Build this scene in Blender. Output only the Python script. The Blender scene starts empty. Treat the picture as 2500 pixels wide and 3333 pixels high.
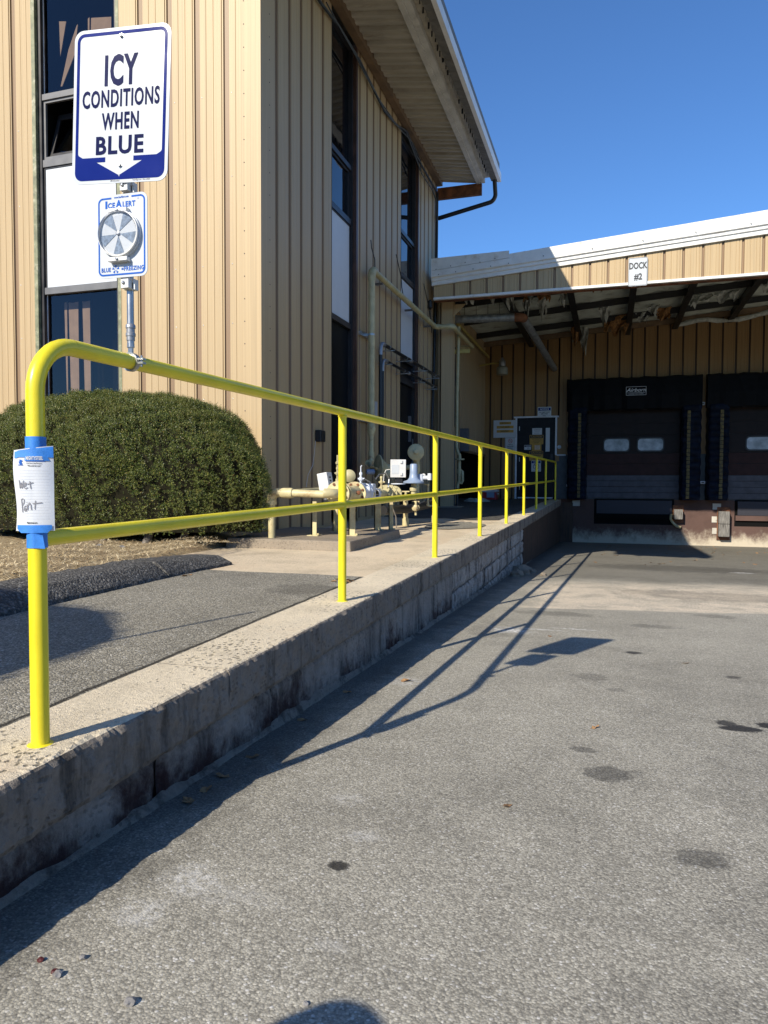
import bpy, bmesh, math, random
import numpy as np
from mathutils import Vector, Matrix
# ---------------------------------------------------------------- camera, world, sun, exposure
SC = bpy.context.scene
COL = SC.collection
random.seed(7)
rng = np.random.default_rng(7)
CAM = np.array([1.4023, -1.4728, 0.6806]); YAW, PITCH, ROLL, FPX = 0.3062, 0.0398, 0.0038, 2313.34
PW, PH = 2500.0, 3333.0
_f = np.array([-math.sin(YAW)*math.cos(PITCH), math.cos(YAW)*math.cos(PITCH), -math.sin(PITCH)])
_r = np.array([math.cos(YAW), math.sin(YAW), 0.0]); _u = np.cross(_r, _f)
_r2 = _r*math.cos(ROLL)+_u*math.sin(ROLL); _u2 = -_r*math.sin(ROLL)+_u*math.cos(ROLL)
cd = bpy.data.cameras.new('camera'); cam = bpy.data.objects.new('camera', cd); COL.objects.link(cam)
cd.sensor_fit = 'VERTICAL'; cd.sensor_height = 36.0; cd.lens = FPX/PH*36.0
cd.clip_start = 0.05; cd.clip_end = 2000
cam.matrix_world = Matrix(((_r2[0], _u2[0], -_f[0], CAM[0]), (_r2[1], _u2[1], -_f[1], CAM[1]), (_r2[2], _u2[2], -_f[2], CAM[2]), (0, 0, 0, 1)))
SC.camera = cam
SUN_DIR = Vector((0.530, 1.43, -1.0)).normalized()      # the way the light travels
world = bpy.data.worlds.new("World"); SC.world = world; world.use_nodes = True
wn = world.node_tree.nodes; wl = world.node_tree.links
sky = wn.new('ShaderNodeTexSky'); sky.sky_type = 'NISHITA'; sky.sun_disc = False
sky.sun_elevation = math.asin(-SUN_DIR.z)
sky.sun_rotation = math.atan2(-SUN_DIR.x, -SUN_DIR.y)
sky.altitude = 100; sky.air_density = 1.0; sky.dust_density = 0.1; sky.ozone_density = 3.0
tint = wn.new('ShaderNodeMix'); tint.data_type = 'RGBA'; tint.blend_type = 'MULTIPLY'; tint.inputs[0].default_value = 1.0
tint.inputs[7].default_value = (0.76, 1.15, 1.58, 1.0)          # the deep clear blue of a dry autumn sky
wl.new(sky.outputs[0], tint.inputs[6]); wl.new(tint.outputs[2], wn['Background'].inputs[0]); wn['Background'].inputs[1].default_value = 0.070
sd = bpy.data.lights.new('sun', 'SUN'); sun = bpy.data.objects.new('sun', sd); COL.objects.link(sun)
sd.energy = 4.3; sd.angle = math.radians(0.5); sd.color = (1.0, 0.915, 0.77)
sun.rotation_euler = SUN_DIR.to_track_quat('-Z', 'Y').to_euler(); sun.location = (-8, -20, 14)
SC.view_settings.view_transform = 'Standard'; SC.view_settings.look = 'None'
SC.view_settings.exposure = 0.66; SC.view_settings.gamma = 1.0; SC.view_settings.use_curve_mapping = False

# ---------------------------------------------------------------- pixel -> place on a known plane (survey of the site)
def _ray(u, v):
    return _r2*((u-PW/2)/FPX) - _u2*((v-PH/2)/FPX) + _f
def on(u, v, n, d):
    n = np.array(n, float); r = _ray(u, v); return CAM + r*((d-n@CAM)/(n@r))
def PX(u, v, x): return on(u, v, (1, 0, 0), x)
def PY(u, v, y): return on(u, v, (0, 1, 0), y)
S = 0.0132                                               # the walkway climbs this much per metre
def DK(y): return S*y
def GZ(y):                                               # truck-well pavement height
    return -0.305-0.0335*min(max(y, -3.0), 19.8)
def PG(u, v): return on(u, v, (0, 0.0335, 1), -0.305)
def PD(u, v): return on(u, v, (0, -S, 1), 0)

# ---------------------------------------------------------------- mesh helpers
GS = 1.0                                                 # the dock was surveyed at a nominal distance; its true distance is GS times that
def far(v): return CAM+(np.array(v, float)-CAM)*GS if GS != 1.0 else np.array(v, float)
class MB:
    def __init__(self): self.v = []; self.f = []; self.m = []
    def add(self, vs, fs, m=0):
        b = len(self.v); self.v += [tuple(map(float, p)) for p in vs]
        for f in fs: self.f.append([b+i for i in f]); self.m.append(m)
        return self
    def box(self, a, b, m=0, R=None, o=(0, 0, 0)):
        x0, y0, z0 = [min(p, q) for p, q in zip(a, b)]; x1, y1, z1 = [max(p, q) for p, q in zip(a, b)]
        vs = [(x0,y0,z0),(x1,y0,z0),(x1,y1,z0),(x0,y1,z0),(x0,y0,z1),(x1,y0,z1),(x1,y1,z1),(x0,y1,z1)]
        if R is not None: vs = [tuple(R@Vector(p)+Vector(o)) for p in vs]
        return self.add(vs, [(0,3,2,1),(4,5,6,7),(0,1,5,4),(1,2,6,5),(2,3,7,6),(3,0,4,7)], m)
    def tube(self, pts, r, n=12, m=0, cap=True):
        pts = [Vector(p) for p in pts]; k = len(pts)
        rs = r if isinstance(r, (list, tuple)) else [r]*k
        tang = []
        for i in range(k):
            a = pts[max(i-1, 0)]; b = pts[min(i+1, k-1)]
            t = (b-a)
            tang.append(t.normalized() if t.length > 1e-9 else Vector((0, 0, 1)))
        t0 = tang[0]; ref = Vector((0, 0, 1)) if abs(t0.z) < 0.9 else Vector((1, 0, 0))
        nx = t0.cross(ref).normalized(); vs = []
        for i in range(k):
            t = tang[i]; nx = (nx-t*nx.dot(t)).normalized(); ny = t.cross(nx)
            sc = 1.0
            for j in range(n):
                a = 2*math.pi*j/n; vs.append(pts[i]+(nx*math.cos(a)+ny*math.sin(a))*rs[i]*sc)
        fs = [(i*n+j, i*n+(j+1) % n, (i+1)*n+(j+1) % n, (i+1)*n+j) for i in range(k-1) for j in range(n)]
        if cap: fs += [tuple(range(n-1, -1, -1)), tuple(range((k-1)*n, k*n))]
        return self.add(vs, fs, m)
    def lathe(self, prof, o, ax, n=24, m=0):             # prof: (radius, distance along axis)
        ax = Vector(ax).normalized(); o = Vector(o)
        ref = Vector((0, 0, 1)) if abs(ax.z) < 0.9 else Vector((1, 0, 0))
        nx = ax.cross(ref).normalized(); ny = ax.cross(nx); vs = []
        for r, h in prof:
            for j in range(n):
                a = 2*math.pi*j/n; vs.append(o+ax*h+(nx*math.cos(a)+ny*math.sin(a))*max(r, 1e-4))
        k = len(prof)
        fs = [(i*n+j, i*n+(j+1) % n, (i+1)*n+(j+1) % n, (i+1)*n+j) for i in range(k-1) for j in range(n)]
        fs += [tuple(range(n-1, -1, -1)), tuple(range((k-1)*n, k*n))]
        return self.add(vs, fs, m)
    def prism(self, poly, o, rt, up, depth, m=0):        # flat outline in (right, up), thickened along right x up
        rt = Vector(rt); up = Vector(up); n = rt.cross(up).normalized(); o = Vector(o); k = len(poly)
        vs = [o+rt*a+up*b for a, b in poly]+[o+rt*a+up*b+n*depth for a, b in poly]
        fs = [tuple(range(k-1, -1, -1)), tuple(range(k, 2*k))]+[(i, (i+1) % k, k+(i+1) % k, k+i) for i in range(k)]
        return self.add(vs, fs, m)
    def ring(self, outer, inner, o, rt, up, depth, m=0): # band between two outlines with equal counts
        rt = Vector(rt); up = Vector(up); n = rt.cross(up).normalized(); o = Vector(o); k = len(outer)
        vs = []
        for h in (0, depth):
            for p in (outer, inner): vs += [o+rt*a+up*b+n*h for a, b in p]
        fs = []
        for i in range(k):
            j = (i+1) % k
            fs += [(i, k+i, k+j, j), (2*k+i, 2*k+j, 3*k+j, 3*k+i), (i, j, 2*k+j, 2*k+i), (k+j, k+i, 3*k+i, 3*k+j)]
        return self.add(vs, fs, m)
    def text(self, s, size, o, rt, up, bold=0.0, sx=1.0, depth=0.0006, m=0, align='CENTER', shear=0.0, fit=None, space=1.0):
        c = bpy.data.curves.new('lettering', 'FONT'); c.body = s; c.size = 1.0; c.align_x = align; c.align_y = 'CENTER'
        c.offset = bold; c.resolution_u = 3; c.shear = shear; c.space_character = space
        ob = bpy.data.objects.new('lettering', c); COL.objects.link(ob)
        me = bpy.data.meshes.new_from_object(ob.evaluated_get(bpy.context.evaluated_depsgraph_get()))
        rt = Vector(rt); up = Vector(up); n = rt.cross(up).normalized(); o = Vector(o)+n*depth
        kx, ky, ox, oy = size*sx, size, 0.0, 0.0
        if fit:                                          # stretch to an exact width and cap height, centred
            X_ = [v.co.x for v in me.vertices]; Y_ = [v.co.y for v in me.vertices]
            kx = fit[0]/(max(X_)-min(X_)); ky = fit[1]/(max(Y_)-min(Y_)); ox = -(max(X_)+min(X_))/2; oy = -(max(Y_)+min(Y_))/2
        self.add([o+rt*((v.co.x+ox)*kx)+up*((v.co.y+oy)*ky) for v in me.vertices], [tuple(p.vertices) for p in me.polygons], m)
        bpy.data.objects.remove(ob); bpy.data.curves.remove(c); bpy.data.meshes.remove(me)
        return self
    def obj(self, name, mats, parent=None, smooth=False, bevel=0.0):
        me = bpy.data.meshes.new(name); me.from_pydata(self.v if GS == 1.0 else [tuple(far(q)) for q in self.v], [], self.f)
        for mm in (mats if isinstance(mats, (list, tuple)) else [mats]): me.materials.append(mm)
        for p, k in zip(me.polygons, self.m): p.material_index = k
        bm = bmesh.new(); bm.from_mesh(me); bmesh.ops.recalc_face_normals(bm, faces=bm.faces); bm.to_mesh(me); bm.free()
        if smooth:
            me.polygons.foreach_set('use_smooth', [True]*len(me.polygons))
            try: me.set_sharp_from_angle(angle=math.radians(38))
            except Exception: pass
        ob = bpy.data.objects.new(name, me); COL.objects.link(ob)
        if bevel:
            b = ob.modifiers.new('bevel', 'BEVEL'); b.width = bevel; b.segments = 2; b.limit_method = 'ANGLE'; b.angle_limit = math.radians(40)
        if parent is not None:
            ob.parent = parent; ob.matrix_parent_inverse = Matrix.Translation(parent.location).inverted()
        return ob
def thing(name, label, cat, loc=(0, 0, 0), group=None):
    o = bpy.data.objects.new(name, None); COL.objects.link(o); o.location = Vector([float(c) for c in far(loc)]); o.empty_display_size = 0.1
    return tag(o, label, cat, group)
def tag(o, label, cat, group=None):
    o['label'] = label; o['category'] = cat
    if group: o['group'] = group
    return o
def struct(o, kind='structure'):
    o['kind'] = kind; return o
def rrect(w, h, r, n=6, cx=0, cy=0):
    out = []
    for sx, sy, a0 in ((1, -1, -90), (1, 1, 0), (-1, 1, 90), (-1, -1, 180)):
        for i in range(n+1):
            a = math.radians(a0+90*i/n); out.append((cx+sx*(w/2-r)+r*math.cos(a), cy+sy*(h/2-r)+r*math.sin(a)))
    return out
def arc_corner(a, c, b, r, n=8):                         # points rounding the corner a-c-b
    a, c, b = Vector(a), Vector(c), Vector(b); d1 = (a-c).normalized(); d2 = (b-c).normalized()
    half = math.acos(max(-1, min(1, d1.dot(d2))))/2; L = r/math.tan(half)
    p1 = c+d1*L; p2 = c+d2*L; out = []
    cen = c+(d1+d2).normalized()*(r/math.sin(half))
    v1 = p1-cen; v2 = p2-cen; ang = math.acos(max(-1, min(1, v1.normalized().dot(v2.normalized()))))
    for i in range(n+1):
        t = i/n; out.append(cen+(v1*math.sin((1-t)*ang)+v2*math.sin(t*ang))/math.sin(ang))
    return out

# ---------------------------------------------------------------- materials
def newmat(name):
    m = bpy.data.materials.new(name); m.use_nodes = True
    nt = m.node_tree; b = nt.nodes['Principled BSDF']; return m, nt, b
class NB:                                                # terse node maker
    def __init__(self, nt): self.nt = nt
    def n(self, t, **kw):
        nd = self.nt.nodes.new('ShaderNode'+t)
        for k, v in kw.items(): setattr(nd, k, v)
        return nd
    def put(self, sock, v):
        if isinstance(v, bpy.types.NodeSocket): self.nt.links.new(v, sock)
        elif isinstance(v, tuple) and len(v) == 3 and sock.type == 'RGBA': sock.default_value = (*v, 1)
        else: sock.default_value = v
    def math(self, op, a, b=0.0, c=None, clamp=False):
        nd = self.n('Math', operation=op, use_clamp=clamp); self.put(nd.inputs[0], a); self.put(nd.inputs[1], b)
        if c is not None: self.put(nd.inputs[2], c)
        return nd.outputs[0]
    def vm(self, op, a, b=(0, 0, 0)):
        nd = self.n('VectorMath', operation=op); self.put(nd.inputs[0], a); self.put(nd.inputs[1], b)
        return nd.outputs['Value'] if op == 'LENGTH' else nd.outputs['Vector']
    def pos(self): return self.n('NewGeometry').outputs['Position']
    def scaled(self, v, s):
        return self.vm('MULTIPLY', v, s)
    def noise(self, vec, scale, detail=4, rough=0.55):
        nd = self.n('TexNoise'); self.put(nd.inputs['Vector'], vec); nd.inputs['Scale'].default_value = scale
        nd.inputs['Detail'].default_value = detail; nd.inputs['Roughness'].default_value = rough; return nd.outputs['Fac']
    def vor(self, vec, scale, feature='F1'):
        nd = self.n('TexVoronoi', feature=feature); self.put(nd.inputs['Vector'], vec); nd.inputs['Scale'].default_value = scale; return nd
    def ramp(self, fac, stops, interp='LINEAR'):
        nd = self.n('ValToRGB'); cr = nd.color_ramp; cr.interpolation = interp
        while len(cr.elements) < len(stops): cr.elements.new(0.5)
        for e, (p, c) in zip(cr.elements, stops): e.position = p; e.color = (*c, 1) if isinstance(c, tuple) else (c, c, c, 1)
        self.put(nd.inputs[0], fac); return nd.outputs[0]
    def mix(self, fac, a, b, mode='MIX'):
        nd = self.n('Mix', data_type='RGBA', blend_type=mode); self.put(nd.inputs[0], fac); self.put(nd.inputs[6], a); self.put(nd.inputs[7], b); return nd.outputs[2]
    def smooth(self, v, lo, hi):
        nd = self.n('MapRange', interpolation_type='SMOOTHSTEP'); self.put(nd.inputs[0], v); nd.inputs[1].default_value = lo; nd.inputs[2].default_value = hi; return nd.outputs[0]
    def sep(self, v):
        nd = self.n('SeparateXYZ'); self.put(nd.inputs[0], v); return nd.outputs
    def bump(self, h, strength=0.3, dist=0.01, normal=None):
        nd = self.n('Bump'); self.put(nd.inputs['Height'], h); nd.inputs['Strength'].default_value = strength; nd.inputs['Distance'].default_value = dist
        if normal is not None: self.put(nd.inputs['Normal'], normal)
        return nd.outputs['Normal']
def paint(name, col, rough=0.45, metal=0.0, var=0.12, scale=6.0, bump=0.0, bscale=60.0, dirt=None, dirt_amt=0.0, stretch=(1, 1, 1), spec=0.5, coat=0.0):
    m, nt, b = newmat(name); N = NB(nt); p = N.scaled(N.pos(), stretch)
    f = N.noise(p, scale, 5); dark = tuple(c*(1-var*2) for c in col); lite = tuple(min(1, c*(1+var)) for c in col)
    c = N.ramp(f, [(0.3, dark), (0.7, lite)])
    if dirt is not None:
        g = N.smooth(N.noise(p, scale*0.6+1.3, 8, 0.7), 0.62-dirt_amt*0.35, 0.8)
        c = N.mix(g, c, dirt)
    nt.links.new(c, b.inputs['Base Color']); b.inputs['Roughness'].default_value = rough; b.inputs['Metallic'].default_value = metal
    b.inputs['Specular IOR Level'].default_value = spec; b.inputs['Coat Weight'].default_value = coat
    rr = N.math('MULTIPLY_ADD', f, 0.2, rough-0.1); nt.links.new(rr, b.inputs['Roughness'])
    if bump: nt.links.new(N.bump(N.noise(p, bscale, 4), bump, 0.004), b.inputs['Normal'])
    return m
def flat(name, col, rough=0.5, metal=0.0, spec=0.5):
    return paint(name, col, rough, metal, 0.04, 9.0, spec=spec)

M = {}
M['yellow'] = paint('yellow_gloss_paint', (0.78, 0.66, 0.022), 0.34, var=0.07, scale=5, bump=0.10, bscale=70, coat=0.1)
def siding_mat(name, col, streak=0.10):
    m, nt, b = newmat(name); N = NB(nt); p = N.pos()
    fine = N.noise(N.scaled(p, (30, 30, 0.25)), 2.0, 3)          # long vertical streaks of chalking
    mid = N.noise(N.scaled(p, (5, 5, 0.5)), 1.5, 5)
    c = N.ramp(fine, [(0.3, tuple(x*(1-streak) for x in col)), (0.65, tuple(min(1, x*(1+streak*0.5)) for x in col))])
    c = N.mix(N.math('MULTIPLY', N.smooth(mid, 0.5, 0.8), 0.35), c, tuple(x*0.8 for x in col))
    lines = N.smooth(N.noise(N.scaled(p, (55, 55, 0.05)), 1.0, 1), 0.63, 0.68)
    c = N.mix(N.math('MULTIPLY', lines, 0.30), c, tuple(x*0.48 for x in col))
    c = N.mix(N.math('MULTIPLY', N.smooth(N.noise(p, 9, 6, 0.7), 0.70, 0.78), 0.5), c, (0.68, 0.58, 0.44))
    nt.links.new(c, b.inputs['Base Color']); b.inputs['Roughness'].default_value = 0.48; b.inputs['Specular IOR Level'].default_value = 0.35
    nt.links.new(N.bump(fine, 0.10, 0.004), b.inputs['Normal']); return m
M['tan'] = siding_mat('tan_metal_siding', (0.44, 0.325, 0.182))
M['groove'] = siding_mat('brown_groove_paint', (0.25, 0.165, 0.095))
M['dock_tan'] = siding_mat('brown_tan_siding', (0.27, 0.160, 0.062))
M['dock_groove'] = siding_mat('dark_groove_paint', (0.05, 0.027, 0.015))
M['white_metal'] = paint('white_painted_metal', (0.70, 0.70, 0.68), 0.42, var=0.06, scale=5, dirt=(0.45, 0.40, 0.33), dirt_amt=0.25)
M['white'] = paint('white_panel', (0.55, 0.58, 0.61), 0.5, var=0.02)
M['soffit'] = paint('soffit_metal', (0.43, 0.39, 0.31), 0.5, var=0.10, scale=3, dirt=(0.24, 0.20, 0.15), dirt_amt=0.3, stretch=(0.6, 3, 1))
M['trim_grey'] = paint('weathered_trim', (0.17, 0.16, 0.14), 0.6, var=0.2, scale=8, dirt=(0.10, 0.09, 0.07), dirt_amt=0.7, bump=0.3)
M['trim_lite'] = paint('pale_trim', (0.50, 0.48, 0.42), 0.5, var=0.1, scale=4, dirt=(0.3, 0.27, 0.22), dirt_amt=0.3)
M['brown_wood'] = paint('brown_fascia', (0.16, 0.10, 0.05), 0.6, var=0.2, scale=5)
M['rust'] = paint('rusty_steel', (0.20, 0.075, 0.03), 0.8, var=0.35, scale=7, bump=0.4, dirt=(0.06, 0.03, 0.02), dirt_amt=0.5)
M['black_frame'] = paint('dark_bronze_frame', (0.022, 0.021, 0.024), 0.4, var=0.2)
M['grey_frame'] = paint('grey_aluminium_frame', (0.13, 0.13, 0.135), 0.45, var=0.1)
M['olive'] = paint('olive_jamb', (0.20, 0.21, 0.12), 0.55, var=0.2, scale=12, dirt=(0.55, 0.52, 0.38), dirt_amt=0.4)
M['brown_jamb'] = paint('brown_jamb', (0.075, 0.036, 0.024), 0.45, var=0.2)
M['black'] = flat('black_plastic', (0.012, 0.012, 0.013), 0.45)
M['dark_void'] = flat('dark_interior', (0.006, 0.006, 0.006), 0.9, spec=0.1)
M['black_pipe'] = paint('black_pipe_paint', (0.012, 0.013, 0.017), 0.35, var=0.2)
M['cable'] = flat('black_cable', (0.01, 0.01, 0.01), 0.5)
M['galv'] = paint('galvanised_steel', (0.46, 0.47, 0.48), 0.36, metal=0.85, var=0.18, scale=14)
M['silver'] = paint('dull_silver_elbow', (0.30, 0.31, 0.33), 0.4, metal=0.5, var=0.15)
M['cream'] = paint('cream_pipe_paint', (0.46, 0.41, 0.23), 0.45, var=0.12, scale=7, dirt=(0.28, 0.22, 0.11), dirt_amt=0.25)
M['cream_rusty'] = paint('cream_paint_rust_spots', (0.56, 0.49, 0.27), 0.5, var=0.12, scale=9, dirt=(0.24, 0.11, 0.04), dirt_amt=0.42, bump=0.15)
M['gas_yellow'] = paint('faded_yellow_pipe', (0.46, 0.36, 0.10), 0.5, var=0.15, scale=8)
M['pale_grey'] = paint('pale_grey_cast', (0.66, 0.70, 0.76), 0.42, var=0.1, scale=9)
M['blue_grey'] = paint('blue_grey_enamel', (0.24, 0.31, 0.44), 0.4, var=0.08)
M['box_grey'] = flat('light_grey_plastic', (0.62, 0.62, 0.61), 0.45)
M['red'] = paint('dull_red_paint', (0.075, 0.014, 0.014), 0.5)
M['bright_red'] = paint('red_plastic', (0.42, 0.03, 0.03), 0.35)
M['sign_white'] = paint('sign_white', (0.53, 0.56, 0.59), 0.18, var=0.02, spec=0.25)
M['navy'] = paint('sign_navy', (0.008, 0.018, 0.16), 0.12, var=0.05, spec=0.12)
M['ink'] = paint('sign_ink', (0.012, 0.013, 0.06), 0.12, spec=0.15)
M['blue_sign'] = paint('sign_blue', (0.02, 0.10, 0.42), 0.16, var=0.05)
M['black_ink'] = flat('black_ink', (0.012, 0.012, 0.012), 0.5)
M['pencil'] = flat('pencil_grey', (0.24, 0.24, 0.26), 0.7)
M['rule'] = flat('ruled_line_grey', (0.55, 0.57, 0.62), 0.7)
M['blade_grey'] = paint('grey_vane_film', (0.16, 0.22, 0.31), 0.4, var=0.25, scale=120)
M['amber'] = paint('amber_sign', (0.46, 0.26, 0.03), 0.5, var=0.1)
M['paper'] = paint('note_paper', (0.58, 0.61, 0.65), 0.7, var=0.02)
M['tape'] = paint('blue_masking_tape', (0.035, 0.22, 0.68), 0.55, var=0.12, scale=40, bump=0.15, bscale=300)
M['dim_grey'] = paint('dim_grey_enamel', (0.09, 0.095, 0.11), 0.5, var=0.1)
M['wood'] = paint('grey_worn_timber', (0.19, 0.18, 0.165), 0.8, var=0.35, scale=8, stretch=(8, 8, 0.8), bump=0.5, bscale=20)
M['curtain'] = paint('beige_curtain', (0.60, 0.47, 0.35), 0.8, var=0.08)
M['duct'] = paint('silver_duct_wrap', (0.30, 0.32, 0.34), 0.42, metal=0.4, var=0.25, scale=12, bump=0.5, bscale=30)
M['liner'] = paint('ceiling_liner', (0.62, 0.66, 0.58), 0.6, var=0.12, scale=3, dirt=(0.16, 0.14, 0.10), dirt_amt=0.35)
M['insul'] = paint('orange_insulation', (0.34, 0.17, 0.06), 0.95, var=0.35, scale=18, bump=0.8, bscale=50)
M['liner_rag'] = paint('torn_liner', (0.45, 0.46, 0.41), 0.7, var=0.2, scale=14)
M['blockblue'] = paint('blue_grey_block_paint', (0.07, 0.09, 0.105), 0.6, var=0.15, bump=0.4)
M['door_dark'] = paint('dark_door_paint', (0.018, 0.020, 0.025), 0.45, var=0.15, spec=0.12)
M['dock_maroon'] = paint('maroon_door_panel', (0.040, 0.019, 0.018), 0.5, var=0.15, spec=0.12)
M['dock_brown'] = paint('brown_door_panel', (0.020, 0.015, 0.015), 0.5, var=0.15, spec=0.12)
M['dock_grey'] = paint('grey_door_panel', (0.085, 0.088, 0.105), 0.5, var=0.12, spec=0.12)
M['vinyl'] = paint('black_vinyl_pad', (0.004, 0.0042, 0.0055), 0.5, var=0.3, scale=6, bump=0.5, bscale=14, spec=0.08)
M['vinyl_blue'] = paint('dark_blue_vinyl_pad', (0.006, 0.010, 0.022), 0.5, var=0.35, scale=7, bump=0.5, bscale=14, spec=0.08)
M['stripe'] = paint('worn_yellow_stripe', (0.13, 0.095, 0.018), 0.6, var=0.4, scale=16, dirt=(0.03, 0.03, 0.03), dirt_amt=0.55)
M['lamp_glass'] = flat('lamp_shade_acrylic', (0.24, 0.23, 0.18), 0.4)
M['bark'] = paint('grey_bark', (0.17, 0.15, 0.13), 0.9, var=0.35, scale=14, bump=0.8, bscale=30)
M['stone'] = paint('grey_stone', (0.26, 0.25, 0.24), 0.85, var=0.25, scale=20, bump=0.5)
M['leaf'] = paint('dry_leaf', (0.30, 0.17, 0.075), 0.8, var=0.3, scale=30)

def glass_mat(name, tint, refl=0.25):
    m, nt, b = newmat(name); N = NB(nt); nt.nodes.remove(b)
    tr = N.n('BsdfTransparent'); tr.inputs[0].default_value = (*tint, 1)
    gl = N.n('BsdfGlossy'); gl.inputs['Roughness'].default_value = 0.01; gl.inputs[0].default_value = (0.9, 0.92, 1, 1)
    fr = N.n('Fresnel'); fr.inputs[0].default_value = 1.5
    nt.links.new(N.bump(N.noise(N.pos(), 2.2, 2), 0.035, 0.05), gl.inputs['Normal'])
    k = N.math('MULTIPLY_ADD', fr.outputs[0], 1.0, refl, clamp=True)
    mx = N.n('MixShader'); nt.links.new(k, mx.inputs[0]); nt.links.new(tr.outputs[0], mx.inputs[1]); nt.links.new(gl.outputs[0], mx.inputs[2])
    nt.links.new(mx.outputs[0], nt.nodes['Material Output'].inputs[0]); return m
M['glass'] = glass_mat('tinted_window_glass', (0.58, 0.55, 0.53), 0.0)
M['clear'] = glass_mat('clear_plastic', (0.985, 0.985, 0.99), -0.02)
def darkglass(name, rough=0.02, ior=1.9):
    m, nt, b = newmat(name); b.inputs['Base Color'].default_value = (0.004, 0.005, 0.007, 1); b.inputs['Roughness'].default_value = rough; b.inputs['IOR'].default_value = ior; N = NB(nt); nt.links.new(N.bump(N.noise(N.pos(), 1.8, 2), 0.03, 0.05), b.inputs['Normal'])
    return m
M['dark_glass'] = darkglass('dark_mirror_glass', 0.02, 1.7)
M['dull_glass'] = darkglass('dull_dark_glass', 0.3, 1.25)
M['frosted'] = paint('cloudy_acrylic', (0.34, 0.38, 0.43), 0.25, var=0.28, scale=4)

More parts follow.
